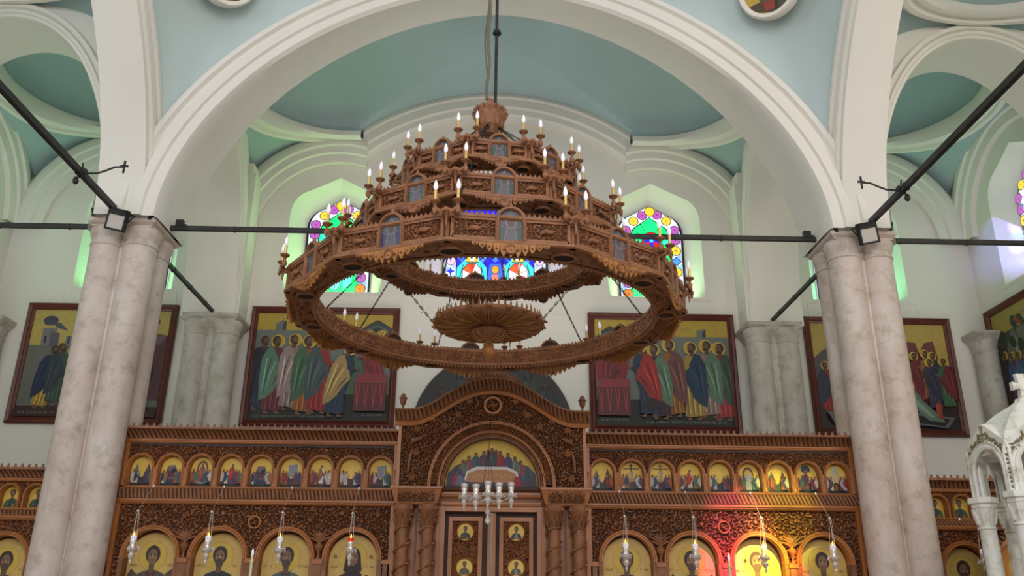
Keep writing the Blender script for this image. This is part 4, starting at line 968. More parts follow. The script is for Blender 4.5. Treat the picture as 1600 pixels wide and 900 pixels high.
bi = [(BL[0], 'large arched icon of a winged figure holding a thin staff, outermost left of the portal', (84, 74, 68), (92, 30, 40), dict(beard=False, wings=True)),
      (BL[1], 'large arched icon of a bald bearded figure in dark robe, second from left', (52, 56, 58), (44, 50, 56), dict()),
      (BL[2], 'large arched icon of a tall capped bearded figure in grey green robe, left wing', (88, 98, 96), (70, 60, 66), dict()),
      (BL[3], 'large arched icon of a veiled figure with a child, beside the portal', (60, 40, 44), (60, 40, 44), dict(beard=False, hood=(54, 38, 40), child=True)),
      (BR[0], 'large arched icon of a dark haired figure with two small discs, right of portal', (70, 44, 46), (60, 52, 70), dict(disc=True)),
      (BR[1], 'large arched icon of a figure in purple with low grey wings, right wing', (96, 52, 70), (74, 66, 74), dict(wings=True)),
      (BR[2], 'large arched icon flooded with yellow and red coloured sunlight', (104, 74, 60), (80, 44, 40), dict()),
      (BR[3], 'large arched icon of a winged figure with thin spear, outermost right', (74, 62, 58), (70, 40, 44), dict(beard=False, wings=True))]
for x, l, rb, un, kw in bi:
    d = kw.pop('disc', False)
    o = big_icon(x, 2.205, .312, 1.36, 11.31, l, rb, un, gy=.50, **kw)

# ---- portal
PY = 11.0
pt = thing('icon_screen_portal', 'carved walnut portal with ogee crown between the screen wings', 'portal', (0, PY, .42))
def LP(o): o.location = (0, -PY, -.42); return o
def crown(x):   # upper ogee outline
    ax = abs(x)
    if ax > 1.08: return 4.06
    t = ax/1.08; return 4.06+.43*(.5+.5*cos(pi*t**1.15))
def kp(a, b): return b < crown(a)-.13 and math.hypot(a, b-3.12) > .81
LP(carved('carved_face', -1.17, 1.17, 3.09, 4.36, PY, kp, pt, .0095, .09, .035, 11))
mb = MB(); loop = [(-1.2, 3.07)]+[(-1.2+2.4*i/60, crown(-1.2+2.4*i/60)-.02) for i in range(61)]+[(1.2, 3.07)]
lun = [(.60*cos(pi*i/24), 3.11+.60*sin(pi*i/24)) for i in range(25)]
for yy in (PY+.05, PY+.3): mb.poly([loop, lun], lambda a, b: (a, yy, b), 1)
for s in (-1, 1): mb.box(s*1.2-.02, s*1.2+.02, PY-.01, PY+.3, 3.07, 4.04, 2)
LP(mb.build('backboard', WOOD2, pt))
# ogee cornice
mb = MB(); NX = 400; xs = [-1.27+2.54*i/NX for i in range(NX+1)]
prof = [(-.20, .0, 0), (-.20, -.03, 0), (-.165, -.045, 0), (-.15, -.035, 0), (-.14, -.02, 0), (-.12, -.028, 1), (-.09, -.045, 1), (-.06, -.065, 1), (-.03, -.09, 1), (-.012, -.105, 1), (-.008, -.118, 0), (.012, -.118, 0), (.012, .28, 0)]
rows = []
for x in xs: rows.append([(x, PY+d_-(.022*abs(sin(pi*x/.055+14*h_)) if g_ else 0), crown(x)+h_) for h_, d_, g_ in prof])
mb.loft(rows); w = len(prof)-1
for k in range(len(mb.f)):
    j = k % w; x = (xs[k//w]+xs[k//w+1])/2; h_ = (prof[j][0]+prof[j+1][0])/2
    mb.m[k] = (2 if j < 4 else 0) if not (prof[j][2] and prof[j+1][2]) else (1 if abs(sin(pi*x/.055+14*h_)) < .38 else 0)  # grooves coloured dark to deepen their shade
for e in (0, -1): mb.add(rows[e], [tuple(range(len(prof)))], 0)
LP(mb.build('ogee_cornice', WOOD2, pt))
mb = MB(); cl = [(-.42, 4.42), (-.33, 4.50), (-.22, 4.56), (-.12, 4.62), (-.05, 4.68), (0, 4.74), (.05, 4.68), (.12, 4.62), (.22, 4.56), (.33, 4.50), (.42, 4.42)]
mb.prism(cl, PY-.03, PY+.03); 
for k in range(14):
    a = pi*(k+.5)/14; mb.tube([(.12*cos(a), PY-.035, 4.47), (.24*cos(a), PY-.05, 4.47+.08*sin(a)), (.36*cos(a), PY-.035, 4.47+.16*sin(a))], [.01, .018, .006], 6)
LP(mb.build('crest', M['wood'], pt))
mb = MB(); arch_band(mb, 0, 3.12, .775, .82, 3.08, PY-.04, PY+.05, 2, 48); arch_band(mb, 0, 3.12, .66, .695, 3.08, PY-.02, PY+.1, 2, 48); arch_band(mb, 0, 3.12, .60, .66, 3.09, PY+.03, PY+.2, 0, 48)
for i in range(40):
    a = pi*(i+.5)/40; mb.lathe([(.002, -.009), (.009, 0), (.002, .009)], (.645*cos(a), PY+.02, 3.12+.645*sin(a)), 6, 0)
LP(mb.build('portal_arch', WOOD2, pt, smooth=True))
LP(carved('arch_carving', 0, pi*.735, .69, .78, 0, None, pt, .009, .05, .025, 61, mapf=lambda v: np.stack([v[:, 2]*np.cos(v[:, 0]/.735), PY-.028+v[:, 1], 3.12+v[:, 2]*np.sin(v[:, 0]/.735)], 1)))
mb = MB(); prof = [(.085, .03), (.085, 0), (.095, -.02), (.115, -.022), (.128, 0), (.128, .03)]
mb.loft([[(r_*cos(2*pi*i/32), PY-.012+d_, 4.145+r_*sin(2*pi*i/32)) for r_, d_ in prof] for i in range(33)], False, 2)
for k in range(4): a = k*pi/2; mb.tube([(0, PY-.01, 4.145), (.035*cos(a), PY-.03, 4.145+.035*sin(a)), (.075*cos(a+.5), PY-.012, 4.145+.075*sin(a+.5))], [.018, .016, .004], 6, 0)
LP(mb.build('roundel', WOOD2, pt, smooth=True))
mb = MB()
for s in (-1, 1):
    for (u, v) in ((.98, 3.52), (.78, 3.95), (.45, 4.02), (1.02, 3.2), (.62, 3.86), (.98, 3.82), (.3, 4.2)):
        for q in range(7): a = q*2*pi/7+u; mb.tube([(s*u, PY-.012, v), (s*u+.035*cos(a), PY-.026, v+.035*sin(a)), (s*u+.065*cos(a), PY-.008, v+.065*sin(a))], [.008, .015, .002], 6)
    mb.tube([(s*1.06, PY-.01, 3.62), (s*1.03, PY-.035, 3.66), (s*.96, PY-.03, 3.69), (s*.9, PY-.01, 3.72)], [.008, .03, .026, .005], 8)
    mb.tube([(s*1.07, PY-.01, 3.28), (s*1.06, PY-.02, 3.42), (s*1.03, PY-.01, 3.56)], [.012, .02, .01], 8)
LP(mb.build('birds_and_blossoms', M['wood'], pt, smooth=True))
for s in (-1, 1):
    mb = MB(); mb.loft([[(s*.95-h, PY+.12+d0, z), (s*.95+h, PY+.12+d0, z), (s*.95+h, PY+.28, z), (s*.95-h, PY+.28, z)] for h, d0, z in ((.25, -.14, 2.865), (.26, -.15, 2.885), (.27, -.15, 2.89), (.315, -.19, 3.05), (.33, -.20, 3.06), (.33, -.20, 3.085))], True, 2, True)
    LP(mb.build('impost_block', WOOD2, pt))
    LP(carved('impost_carving', s*.95-.23, s*.95+.23, 2.9, 3.045, PY-.075, None, pt, .009, .07, .02, 21))
    mb = MB(); mb.box(s*.95-.30, s*.95+.30, PY+.16, PY+.30, .42, 2.87, 2); mb.box(s*.95-.012, s*.95+.012, PY+.14, PY+.16, .42, 2.80, 0)
    for q in (-1, 1): mb.box(s*.95+q*.285-.025, s*.95+q*.285+.025, PY+.12, PY+.3, .42, 2.86, 2)
    LP(mb.build('pilaster_panel', WOOD2, pt))
    for q in (-1, 1):
        x = s*.95+q*.155; mb = MB()
        prof = [(.12, .42), (.12, .50), (.10, .55), (.085, .6)]+[(.092-.0008*k, .6+(2.58-.6)*k/20) for k in range(1, 21)]+[(.098, 2.585), (.098, 2.60), (.082, 2.61), (.09, 2.66), (.105, 2.74), (.125, 2.79), (.13, 2.80), (.13, 2.86)]
        mb.lathe(prof, (x, PY+.03, 0), 20)
        LP(mb.build('colonnette', M['wood'], pt, smooth=True))
        mb = MB()
        for r_ in range(2):
            for k in range(10):
                a = 2*pi*(k+.5*r_)/10; z = 2.62+.07*r_; mb.tube([(x+.085*cos(a), PY+.03+.085*sin(a), z), (x+.108*cos(a), PY+.03+.108*sin(a), z+.05), (x+.135*cos(a), PY+.03+.135*sin(a), z+.075)], [.012, .016, .006], 5)
        for k in range(26):  # vine wound round the shaft
            a0 = k*.9; z0_ = 1.7+k*.034; mb.tube([(x+.088*cos(a0), PY+.03+.088*sin(a0), z0_), (x+.104*cos(a0+.35), PY+.03+.104*sin(a0+.35), z0_+.018), (x+.088*cos(a0+.8), PY+.03+.088*sin(a0+.8), z0_+.034)], [.008, .016, .005], 5)
        for a in (-.8*pi, -.2*pi): mb.lathe([(.004, -.024), (.022, -.02), (.022, .02), (.004, .024)], (x+.125*cos(a), PY+.03+.125*sin(a), 2.82), 10)
        LP(mb.build('leaf_capital', M['wood'], pt, smooth=True))
    mb = MB(); mb.lathe([(.05, 0), (.05, .02), (.015, .035), (.012, .06), (.035, .09), (.043, .13), (.040, .155), (.056, .16), (.056, .172), (.04, .18), (.034, .205), (.018, .225), (.004, .235)], (s*1.185, PY+.03, 4.07), 18)
    LP(mb.build('urn_finial', M['wood'], pt, smooth=True))
mb = MB(); mb.box(-.72, .72, PY+.16, PY+.3, 2.82, 3.09, 0)
mould(mb, -.64, .64, 2.97, 3.04, PY+.15, .05); mould(mb, -.64, .64, 2.86, 2.92, PY+.15, .035); mould(mb, -.64, .64, 3.06, 3.10, PY+.15, .06)
mb.box(-.64, -.585, PY+.1, PY+.3, .42, 2.86, 2); mb.box(.585, .64, PY+.1, PY+.3, .42, 2.86, 2); mb.box(-.6, .6, PY+.12, PY+.3, 2.80, 2.86, 2)
LP(mb.build('door_surround', WOOD2, pt))
for s in (-1, 1):
    mb = MB(); xa, xb = sorted((s*.02, s*.585)); mb.box(xa, xb, PY+.24, PY+.28, .44, 2.80, 1)
    mb.box(s*.02-.022*(s < 0), s*.02+.022*(s > 0)+.02, PY+.19, PY+.24, .44, 2.80, 2)
    c = s*.325; fr = [(c-.19, .6), (c+.19, .6), (c+.19, 2.73), (c-.19, 2.73)]
    for a0, a1, b0, b1 in ((c-.215, c-.165, .6, 2.74), (c+.165, c+.215, .6, 2.74), (c-.165, c+.165, 2.69, 2.74), (c-.165, c+.165, .6, .66)): mb.box(a0, a1, PY+.205, PY+.25, b0, b1, 2)
    d = LP(mb.build('door_leaf', WOOD2, pt))
    kk = lambda a, b: min(math.hypot(a-c, b-2.555), math.hypot(a-c, b-2.125)) > .085
    carved('door_carving', c-.165, c+.165, 1.9, 2.69, PY+.225, kk, d, .009, .06, .015, 31+s)
    for z in (2.555, 2.125):
        mb = MB(); prof = [(.100, .02), (.100, -.006), (.108, -.014), (.116, 0), (.116, .02)]
        mb.loft([[(c+r_*cos(2*pi*i/28), PY+.225+d_, z+r_*sin(2*pi*i/28)) for r_, d_ in prof] for i in range(29)], False, 0)
        A = Art(lambda a, b, k: (c+a, PY+.224-.0004*k, z+b)); A.e(0, 0, .1, .1, (222, 188, 92), 28)
        A.clip = None; bust(A, 0, -.085, .165, (60, 64, 78) if z > 2.3 else (84, 84, 80), (150, 150, 146) if s > 0 else (90, 86, 80), halo=False)
        base = len(mb.f); n0 = len(mb.v); mb.v += A.mb.v; mb.f += [tuple(i+n0 for i in f) for f in A.mb.f]; mb.m += [1]*len(A.mb.f); mb.c += A.mb.c; mb.has = True
        o = mb.build('medallion', [M['rail'], M['paint']], d)
# last supper lunette
t = thing('lunette_icon', 'half-round gold icon of figures seated round a long table, over the doors', 'icon', (0, PY+.17, 3.12))
lp = [(.60*cos(pi*i/36), .60*sin(pi*i/36)) for i in range(37)]
mb = MB(); mb.prism(lp, -.005, .03); mb.build('board', M['cgold'], t)
A = Art(lambda a, b, k: (a, -.006-.0004*k, b)); A.p(lp, (226, 188, 84)); A.p([(-.59, 0), (.59, 0), (.57, .16), (.48, .26), (.3, .32), (-.3, .32), (-.48, .26), (-.57, .16)], (78, 82, 98))
for i in range(13):
    a = pi*(.06+.88*i/12); u = .47*cos(a); v = .02+.33*sin(a)
    c = [(84, 62, 78), (60, 80, 92), (126, 74, 76), (96, 104, 92), (70, 66, 96), (138, 44, 52), (62, 74, 70)][i % 7]
    if i == 6:
        A.p([(-.07, v-.02), (.07, v-.02), (.07, v+.12), (-.07, v+.12)], (96, 66, 50)); A.e(0, v+.15, .05, .05, (224, 190, 90))
    A.p([(u-.06, v-.08), (u-.05, v+.04), (u-.02, v+.07), (u+.02, v+.07), (u+.05, v+.04), (u+.06, v-.08)], c); A.l([(u-.02, v-.06), (u-.01, v+.05)], .008, shade(c, 1.5))
    A.e(u, v+.09+(.03 if i == 6 else 0), .022, .028, (64, 44, 36)); A.e(u+.004, v+.085+(.03 if i == 6 else 0), .015, .021, (128, 92, 66))
A.p([(-.36, .07), (.36, .07), (.33, .19), (.2, .25), (-.2, .25), (-.33, .19)], (206, 204, 196)); A.p([(-.34, .05), (.34, .05), (.31, .16), (.18, .215), (-.18, .215), (-.31, .16)], (176, 124, 84))
for i in range(9): A.e(-.24+.06*i, .12+.02*(i % 2), .014, .009, (206, 170, 90), 8)
A.p([(.26, 0), (.4, 0), (.36, .13), (.3, .12)], (150, 40, 60)); A.p([(-.48, 0), (-.32, 0), (-.36, .12), (-.44, .14)], (98, 104, 126)); A.p([(-.3, .0), (.25, .0), (.25, .05), (-.3, .05)], (66, 70, 80))
A.mb.build('painted_panel', M['paint'], t)

# ---- aisle screens, lower than the central one
def aisle_screen(sx, label):
    Y = 11.2; x0, x1 = sorted((sx*5.60, sx*9.42)); t = thing('aisle_icon_screen', label, 'icon screen', ((x0+x1)/2, Y, .42)); ox = (x0+x1)/2
    L = lambda o: (setattr(o, 'location', (-ox, -Y, -.42)), o)[1]
    sm = [sx*(5.825+.325*i) for i in range(11)]; bg_ = [sx*6.08, sx*7.02, sx*7.96, sx*8.90]
    mb = MB(); mb.box(x0, x1, Y+.16, Y+.20, .42, 3.2, 1); L(mb.build('backboard', WOOD2, t))
    keep = lambda a, b: not any(abs(a-c) < .14 and (b < 2.955 or math.hypot(a-c, b-2.955) < .14) for c in sm)
    keep2 = lambda a, b: not any(abs(a-c) < .34 and (b < 2.15 or math.hypot(a-c, b-2.15) < .34) for c in bg_)
    L(carved('carved_frieze', x0, x1, 2.79, 3.13, Y, keep, t, .011, .07, .03, 7)); L(carved('carved_panel', x0, x1, 1.9, 2.64, Y, keep2, t, .011, .1, .035, 8))
    mb = MB(); mould(mb, x0, x1, 3.12, 3.165, Y, .03); mould(mb, x0, x1, 2.635, 2.695, Y, .05); mould(mb, x0, x1, 2.765, 2.79, Y, .02); mb.box(x0, x1, Y, Y+.16, 2.66, 2.79, 1); L(mb.build('rails', WOOD2, t))
    L(cyma('middle_moulding', x0, x1, 2.695, 2.765, Y-.04, Y, t, .05, amp=.02)); L(cyma('cornice', x0, x1, 3.165, 3.26, Y-.02, Y-.11, t, .06, amp=.03))
    mb = MB(); mb.box(x0, x1, Y-.145, Y+.2, 3.255, 3.27, 0); L(mb.build('cornice_top', WOOD2, t)); L(cresting('cresting', x0, x1, 3.268, Y-.14, t))
    for c in sm:
        mb = MB(); arch_band(mb, c, 2.955, .118, .148, 2.79, Y-.02, Y+.11, 2); L(mb.build('small_arch', WOOD2, t, smooth=True))
    for c in bg_:
        mb = MB(); arch_band(mb, c, 2.15, .30, .36, 2.12, Y-.03, Y+.14, 2, 32); mb.box(c-.36, c-.30, Y-.02, Y+.14, .42, 2.12, 0); mb.box(c+.30, c+.36, Y-.02, Y+.14, .42, 2.12, 0); mb.box(c-.30, c+.30, Y+.02, Y+.16, .42, 1.3, 0); L(mb.build('large_arch', WOOD2, t, smooth=True))
    rs = random.Random(5); nm = 'left' if sx < 0 else 'right'
    for i, c in enumerate(sm):
        if not (2 <= i-0 <= 3 or i in (1,)): pass
        root = thing('saint_icon', '%s small arched saint icon on gold, outward from the %s front column' % (['first', 'second', 'third', 'fourth', 'fifth', 'sixth', 'seventh', 'eighth', 'ninth', 'tenth', 'eleventh'][i], nm), 'icon', (c, Y+.10, 2.80), 0, 'small saint icons of the %s aisle screen' % nm)
        lp = arch_loop(0, .155, .116, 0, 16); mb = MB(); mb.prism(lp, -.012, .012); mb.build('board', M['cgold'], root)
        A = Art(lambda a, b, k: (a, -.0125-.0004*k, b)); A.p([(a*.95, b*.97+.004) for a, b in lp], (212, 176, 70)); rc = rs.choice([(58, 70, 90), (110, 52, 50), (66, 84, 66), (90, 60, 80)]); bust(A, 0, .006, .235, rc, shade(rc, .7), halo=False); A.mb.build('painted_panel', M['paint'], root)
    for i, c in enumerate(bg_):
        big_icon(c, 2.13, .298, 1.31, Y+.11, '%s large arched icon of the %s aisle screen, outward from the column' % (('first', 'second', 'third', 'fourth')[i], nm), ((70, 80, 76), (110, 110, 104), (80, 50, 56), (60, 70, 90))[i], (90, 60, 60), gy=.46)
aisle_screen(-1, 'lower carved icon screen in the left aisle beyond left column')
aisle_screen(1, 'lower carved icon screen in the right aisle behind marble canopy')

# ================================================================== LAMPS IN FRONT OF THE SCREEN
def lamp_body(mb, c, s=1.0, tip=True):
    x, y, z = c; prof = [(.004, -.13), (.014, -.10), (.010, -.09), (.022, -.07), (.030, -.05), (.018, -.03), (.026, -.02), (.048, .0), (.050, .012), (.030, .025), (.024, .05), (.032, .075), (.030, .085)]
    mb.lathe([(r*s, h*s) for r, h in prof], c, 14)
    for k in range(3):
        a = k*2*pi/3+.5; mb.tube([(x+.034*s*cos(a), y+.034*s*sin(a), z+.02*s), (x+.058*s*cos(a), y+.058*s*sin(a), z+.03*s), (x+.05*s*cos(a), y+.05*s*sin(a), z+.0*s)], .006*s, 6)
        mb.lathe([(.002, -.016*s), (.012*s, 0), (.002, .016*s)], (x+.056*s*cos(a), y+.056*s*sin(a), z+.0), 8)
def vigil_lamp(x, y, z, label, ztop, xt, glow):
    t = thing('vigil_lamp', label, 'hanging lamp', (x, y, z), 0, 'silver vigil lamps hung before the screen')
    mb = MB(); lamp_body(mb, (0, 0, 0), 1.3); mb.build('lamp_body', M['silver'], t, smooth=True)
    mb = MB(); mb.lathe([(.02, .10), (.034, .12), (.036, .155), (.032, .16)], (0, 0, 0), 14); mb.build('glass_cup', M['redglass'] if glow == 'red' else M['bulb'], t, smooth=True, label='red glass cup' if glow == 'red' else None)
    mb = MB(); mb.lathe([(.002, .13), (.014, .15), (.009, .18), (.001, .21)], (0, 0, 0), 8); mb.build('flame', M['flame'], t, smooth=True)
    zp = 2.72-z; mb = MB()
    for k in range(3): a = k*2*pi/3+.5; mb.tube([(.045*cos(a), .045*sin(a), .02), (.006*cos(a), .006*sin(a), zp)], .0022, 4)
    dx = xt-x; mb.tube([(0, 0, zp), (dx, 11.06-y, ztop-z)], .0022, 4); mb.tube([(.02, 0, zp), (.03, .0, .12)], .0018, 4); mb.build('chains', M['silver'], t)
    mb = MB(); mb.lathe([(.004, -.015), (.022, -.008), (.012, .01), (.003, .018)], (0, 0, zp), 10); mb.build('chain_collar', M['silver'], t, smooth=True)
    mb = MB(); mb.lathe([(.003, -.02), (.014, -.005), (.008, .02)], (dx, 11.06-y, ztop-z), 8); mb.tube([(dx, 11.06-y, ztop-z), (dx+.03, 11.19-y, ztop-z+.02)], .005, 6); mb.build('wall_hook', M['silver'], t)
vl = [(-4.29, 'outermost left icon of the winged figure', 'amber'), (-3.40, 'icon of the bald bearded figure', 'a'), (-2.54, 'icon of the capped bearded figure', 'a'), (-1.69, 'icon of the veiled figure with child', 'red'),
      (1.64, 'first large icon right of the portal', 'a'), (2.49, 'second large icon right of the portal', 'a'), (3.33, 'sunlit icon in the right wing', 'a'), (4.18, 'outermost right icon beside the front column', 'a')]
for x, l, g in vl: vigil_lamp(x, 10.7, 2.27 if x < 0 else 2.24, 'silver vigil lamp hanging before the '+l, 3.06, x+.0, g)
vigil_lamp(6.03, 10.7, 2.21, 'silver vigil lamp hanging behind the marble canopy column', 2.76, 6.0, 'a')
# many-armed silver lamp before the doors
t = thing('silver_lamp_cluster', 'silver cluster of small hanging lamps in front of the doors', 'hanging lamp', (-.04, 9.9, 2.83))
cl = [(-.27, 0, .0), (-.135, -.12, -.02), (-.0, .16, .05), (.125, -.12, .0), (.265, 0, .02), (-.0, -.17, .01)]
for c in cl:
    mb = MB(); lamp_body(mb, (0, 0, 0), 1.15); mb.lathe([(.028, .095), (.04, .12), (.044, .15)], (0, 0, 0), 12); o = mb.build('small_lamp', M['silver'], t, smooth=True); o.location = c
    mb = MB(); mb.tube([(-.02, 0, .1), (-.025, 0, .15)], .004, 5); q = mb.build('candle_stub', M['wax'], o)
mb = MB()
for c in cl: mb.tube([(0, 0, -.02), (c[0]*.5, c[1]*.5, -.05), (c[0]*.92, c[1]*.92, c[2]-.02)], .007, 6)
mb.build('arms', M['silver'], t, smooth=True)
mb = MB(); mb.lathe([(.003, -.30), (.028, -.28), (.034, -.25), (.016, -.22), (.012, -.20), (.03, -.175), (.036, -.15), (.014, -.12), (.01, -.09), (.045, -.06), (.055, -.02), (.03, .02), (.008, .05)], (0, 0, 0), 16); mb.build('central_stem', M['silver'], t, smooth=True)
mb = MB()
for c in (cl[0], cl[2], cl[4]): mb.tube([(c[0]*.3, c[1]*.3, .02), (0, .1, .55)], .0025, 4)
mb.tube([(0, .1, .55), (.02, 1.0, 1.2)], .003, 4); mb.build('chains', M['iron'], t)
# processional candles
for x, y, l in ((-2.85, 10.7, 'tall white electric candle left of the portal, between two large icons'), (2.89, 10.7, 'tall white electric candle right of portal, in red light')):
    t = thing('candle_stand', l, 'candle', (x, y, .42)); z = 1.72
    mb = MB(); mb.lathe([(.16, 0), (.16, .03), (.05, .06), (.02, .12), (.018, 1.0), (.03, 1.04), (.018, 1.08), (.02, 1.35), (.06, 1.40), (.06, 1.42)], (0, 0, 0), 18); mb.build('stand', M['brass'], t, smooth=True)
    mb = MB(); mb.lathe([(.018, 1.42), (.018, z), (.026, z+.01), (.012, z+.02), (.016, z+.07)], (0, 0, 0), 14); mb.build('candle', M['wax'], t, smooth=True)
    mb = MB(); mb.lathe([(.010, z+.07), (.019, z+.095), (.014, z+.13), (.002, z+.16)], (0, 0, 0), 12); mb.build('bulb', M['bulb'], t, smooth=True)

# the whole screen stands between the two front columns, level with their middle, on the raised chancel floor
KS, Y_SCREEN, Z_CHANCEL = .93, 10.416, .506
for o in [o for o in COL.objects if o.parent is None and o.get('category') in ('icon screen', 'portal', 'icon', 'hanging lamp', 'candle')]:
    p = o.location; o.location = (p.x*KS, Y_SCREEN+(p.y-11.2)*KS, Z_CHANCEL+(p.z-.42)*KS); o.scale = (KS, KS, KS)

# ================================================================== CHANDELIER
CX, CY, CZ = -.082, 7.8, 4.26
ch = thing('wheel_chandelier', 'huge three-tiered carved walnut wheel chandelier hanging in the centre', 'chandelier', (CX, CY, CZ))
def frame_at(ang, r, z):  # local x = tangent, y = outward, z = up (matrix)
    c, s = cos(ang), sin(ang)
    return Matrix(((-s, c, 0, c*r), (c, s, 0, s*r), (0, 0, 1, z), (0, 0, 0, 1)))
CM = [M['cwood'], M['cdark'], M['cgold']]
def bar_seg(mb, p, q, prof, mi=0):
    """profile (out, z) swept between two polygon corners (mitred)"""
    mb.loft([[(p[0]*(1+o_/math.hypot(*p)), p[1]*(1+o_/math.hypot(*p)), z) for o_, z in prof], [(q[0]*(1+o_/math.hypot(*q)), q[1]*(1+o_/math.hypot(*q)), z) for o_, z in prof]], True, mi)
def tier(nm, N, R, Rin, z0, h, ph, icon_r, label, gold=False, ih=.25):
    """R = corner radius of the outer polygon, z0 = underside (relative to the chandelier)"""
    t = thing(nm, label, None); t.parent = ch; t.location = (0, 0, z0)
    del_keys = [k for k in ('category',) if k in t.keys()]
    for k in del_keys: del t[k]
    ap = R*cos(pi/N); side = 2*R*sin(pi/N)
    cor = [(R*cos(ph+2*pi*k/N), R*sin(ph+2*pi*k/N)) for k in range(N)]
    mb = MB()
    rail_b = [(-.05, 0), (.015, 0), (.03, .008), (.03, .03), (.012, .04), (-.05, .04)]
    rail_t = [(-.05, h-.035), (.012, h-.035), (.028, h-.022), (.028, h), (-.05, h)]
    for k in range(N):
        bar_seg(mb, cor[k], cor[(k+1) % N], rail_b); bar_seg(mb, cor[k], cor[(k+1) % N], rail_t)
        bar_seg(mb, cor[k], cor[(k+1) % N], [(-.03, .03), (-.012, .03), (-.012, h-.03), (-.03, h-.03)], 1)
        a = ph+2*pi*k/N   # corner post
        mb.lathe([(.026, .0), (.026, .04), (.018, .05), (.022, h*.5), (.018, h-.05), (.028, h-.035), (.028, h+.005)], (cor[k][0]*.993, cor[k][1]*.993, 0), 8)
    # underside, carved: outer polygon to inner circle
    n = N*12; rings_ = []
    def outer(a):
        q = (a-ph) % (2*pi/N)-pi/N; return ap/cos(q)
    nr = 12
    for j in range(nr+1):
        row = []
        for i in range(n*2+1):
            a = ph+2*pi*i/(n*2); ro = outer(a)-.02; r_ = ro+(Rin+.015-ro)*j/nr; row.append((a, r_))
        rings_.append(row)
    Aa = np.array([[p[0] for p in r] for r in rings_]); Rr = np.array([[p[1] for p in r] for r in rings_])
    H = carve(Aa*R*1.0+50, Rr+50, .075, 17)
    edge = np.zeros_like(H); edge[0] = 1; edge[1] = 1; edge[-1] = 1; edge[-2] = 1; H = np.maximum(H, edge)
    vs = []
    for j in range(nr+1):
        for i in range(n*2+1): vs.append((Rr[j, i]*cos(Aa[j, i]), Rr[j, i]*sin(Aa[j, i]), .022-.024*H[j, i]))
    w = n*2+1
    for j in range(nr):
        fs = [(j*w+i, j*w+i+1, (j+1)*w+i+1, (j+1)*w+i) for i in range(n*2)]
    base = len(mb.v); mb.v += vs
    for j in range(nr):
        for i in range(n*2):
            hm = (H[j, i]+H[j+1, i+1]+H[j+1, i]+H[j, i+1])/4
            mb.f.append((base+j*w+i, base+j*w+i+1, base+(j+1)*w+i+1, base+(j+1)*w+i)); mb.m.append(1 if hm < .22 else 0); mb.c.append(None)  # shade of the deep carving put into the colour
    # inner wall with rolled lip, tooth edges
    m_ = 96; prof = [(.03, -.012), (.0, -.018), (-.018, -.005), (-.018, .015), (-.006, .025), (.0, .03), (.0, h-.10), (-.012, h-.09), (-.012, h-.07), (.012, h-.065), (.03, h-.08), (.03, .03)]
    mb.loft([[((Rin+o_)*cos(2*pi*i/m_), (Rin+o_)*sin(2*pi*i/m_), z) for o_, z in prof] for i in range(m_+1)], False, 0)
    nt = int(2*pi*Rin/.042)
    for k in range(nt):   # teeth above and below the inner wall
        a = 2*pi*k/nt; c_, s_ = cos(a), sin(a); da = .016/Rin
        for zz, dz in ((h-.072, .032), (-.012, -.028)):
            P = [(Rin*cos(a-da), Rin*sin(a-da), zz), (Rin*cos(a+da), Rin*sin(a+da), zz), ((Rin+.002)*c_, (Rin+.002)*s_, zz+dz), ((Rin+.02)*cos(a-da), (Rin+.02)*sin(a-da), zz), ((Rin+.02)*cos(a+da), (Rin+.02)*sin(a+da), zz)]
            mb.add(P, [(0, 1, 2), (3, 2, 4), (0, 2, 3), (1, 4, 2), (0, 3, 4, 1)], 0)
    mb.build('ring_frame', CM, t) if False else None
    rf = mb
    # outer teeth along the top of each side
    for k in range(N):
        a = ph+2*pi*(k+.5)/N; Mx = frame_at(a, ap, 0); ns = int(side/.04)
        for q in range(ns):
            u = -side/2+side*(q+.5)/ns
            if abs(u) < icon_r+.03: continue
            P = [Mx @ Vector(p) for p in ((u-.016, .02, h-.002), (u+.016, .02, h-.002), (u, .02, h+.030), (u-.016, -.01, h-.002), (u+.016, -.01, h-.002), (u, -.005, h+.03))]
            rf.add(P, [(0, 1, 2), (4, 3, 5), (0, 2, 5, 3), (1, 4, 5, 2)], 0)
        # hanging lace under the middle of each side and shell bosses under the corners
        nl = 11; ww = side*.62
        for q in range(nl):
            u = -ww/2+ww*(q+.5)/nl; d_ = .02+(.095 if R > 1.5 else .06)*(cos(pi*u/ww))**1.5
            P = [Mx @ Vector(p) for p in ((u-ww/nl/2, .026, .012), (u+ww/nl/2, .026, .012), (u+ww/nl*.42, .026, -d_*.55), (u, .026, -d_), (u-ww/nl*.42, .026, -d_*.55))]
            P2 = [Mx @ Vector(p) for p in ((u-ww/nl/2, .004, .012), (u+ww/nl/2, .004, .012), (u+ww/nl*.42, .006, -d_*.55), (u, .008, -d_), (u-ww/nl*.42, .006, -d_*.55))]
            rf.add(P+P2, [(0, 1, 2, 3, 4), (9, 8, 7, 6, 5)]+[(i, (i+1) % 5, 5+(i+1) % 5, 5+i) for i in range(5)], 2 if gold else 0)  # golden colour paints in light from below on the lower ring
            cc_ = Mx @ Vector((u, .03, -d_*.45)); rf.lathe([(.002, -.012), (.012, 0), (.002, .012)], tuple(cc_), 6, 0)
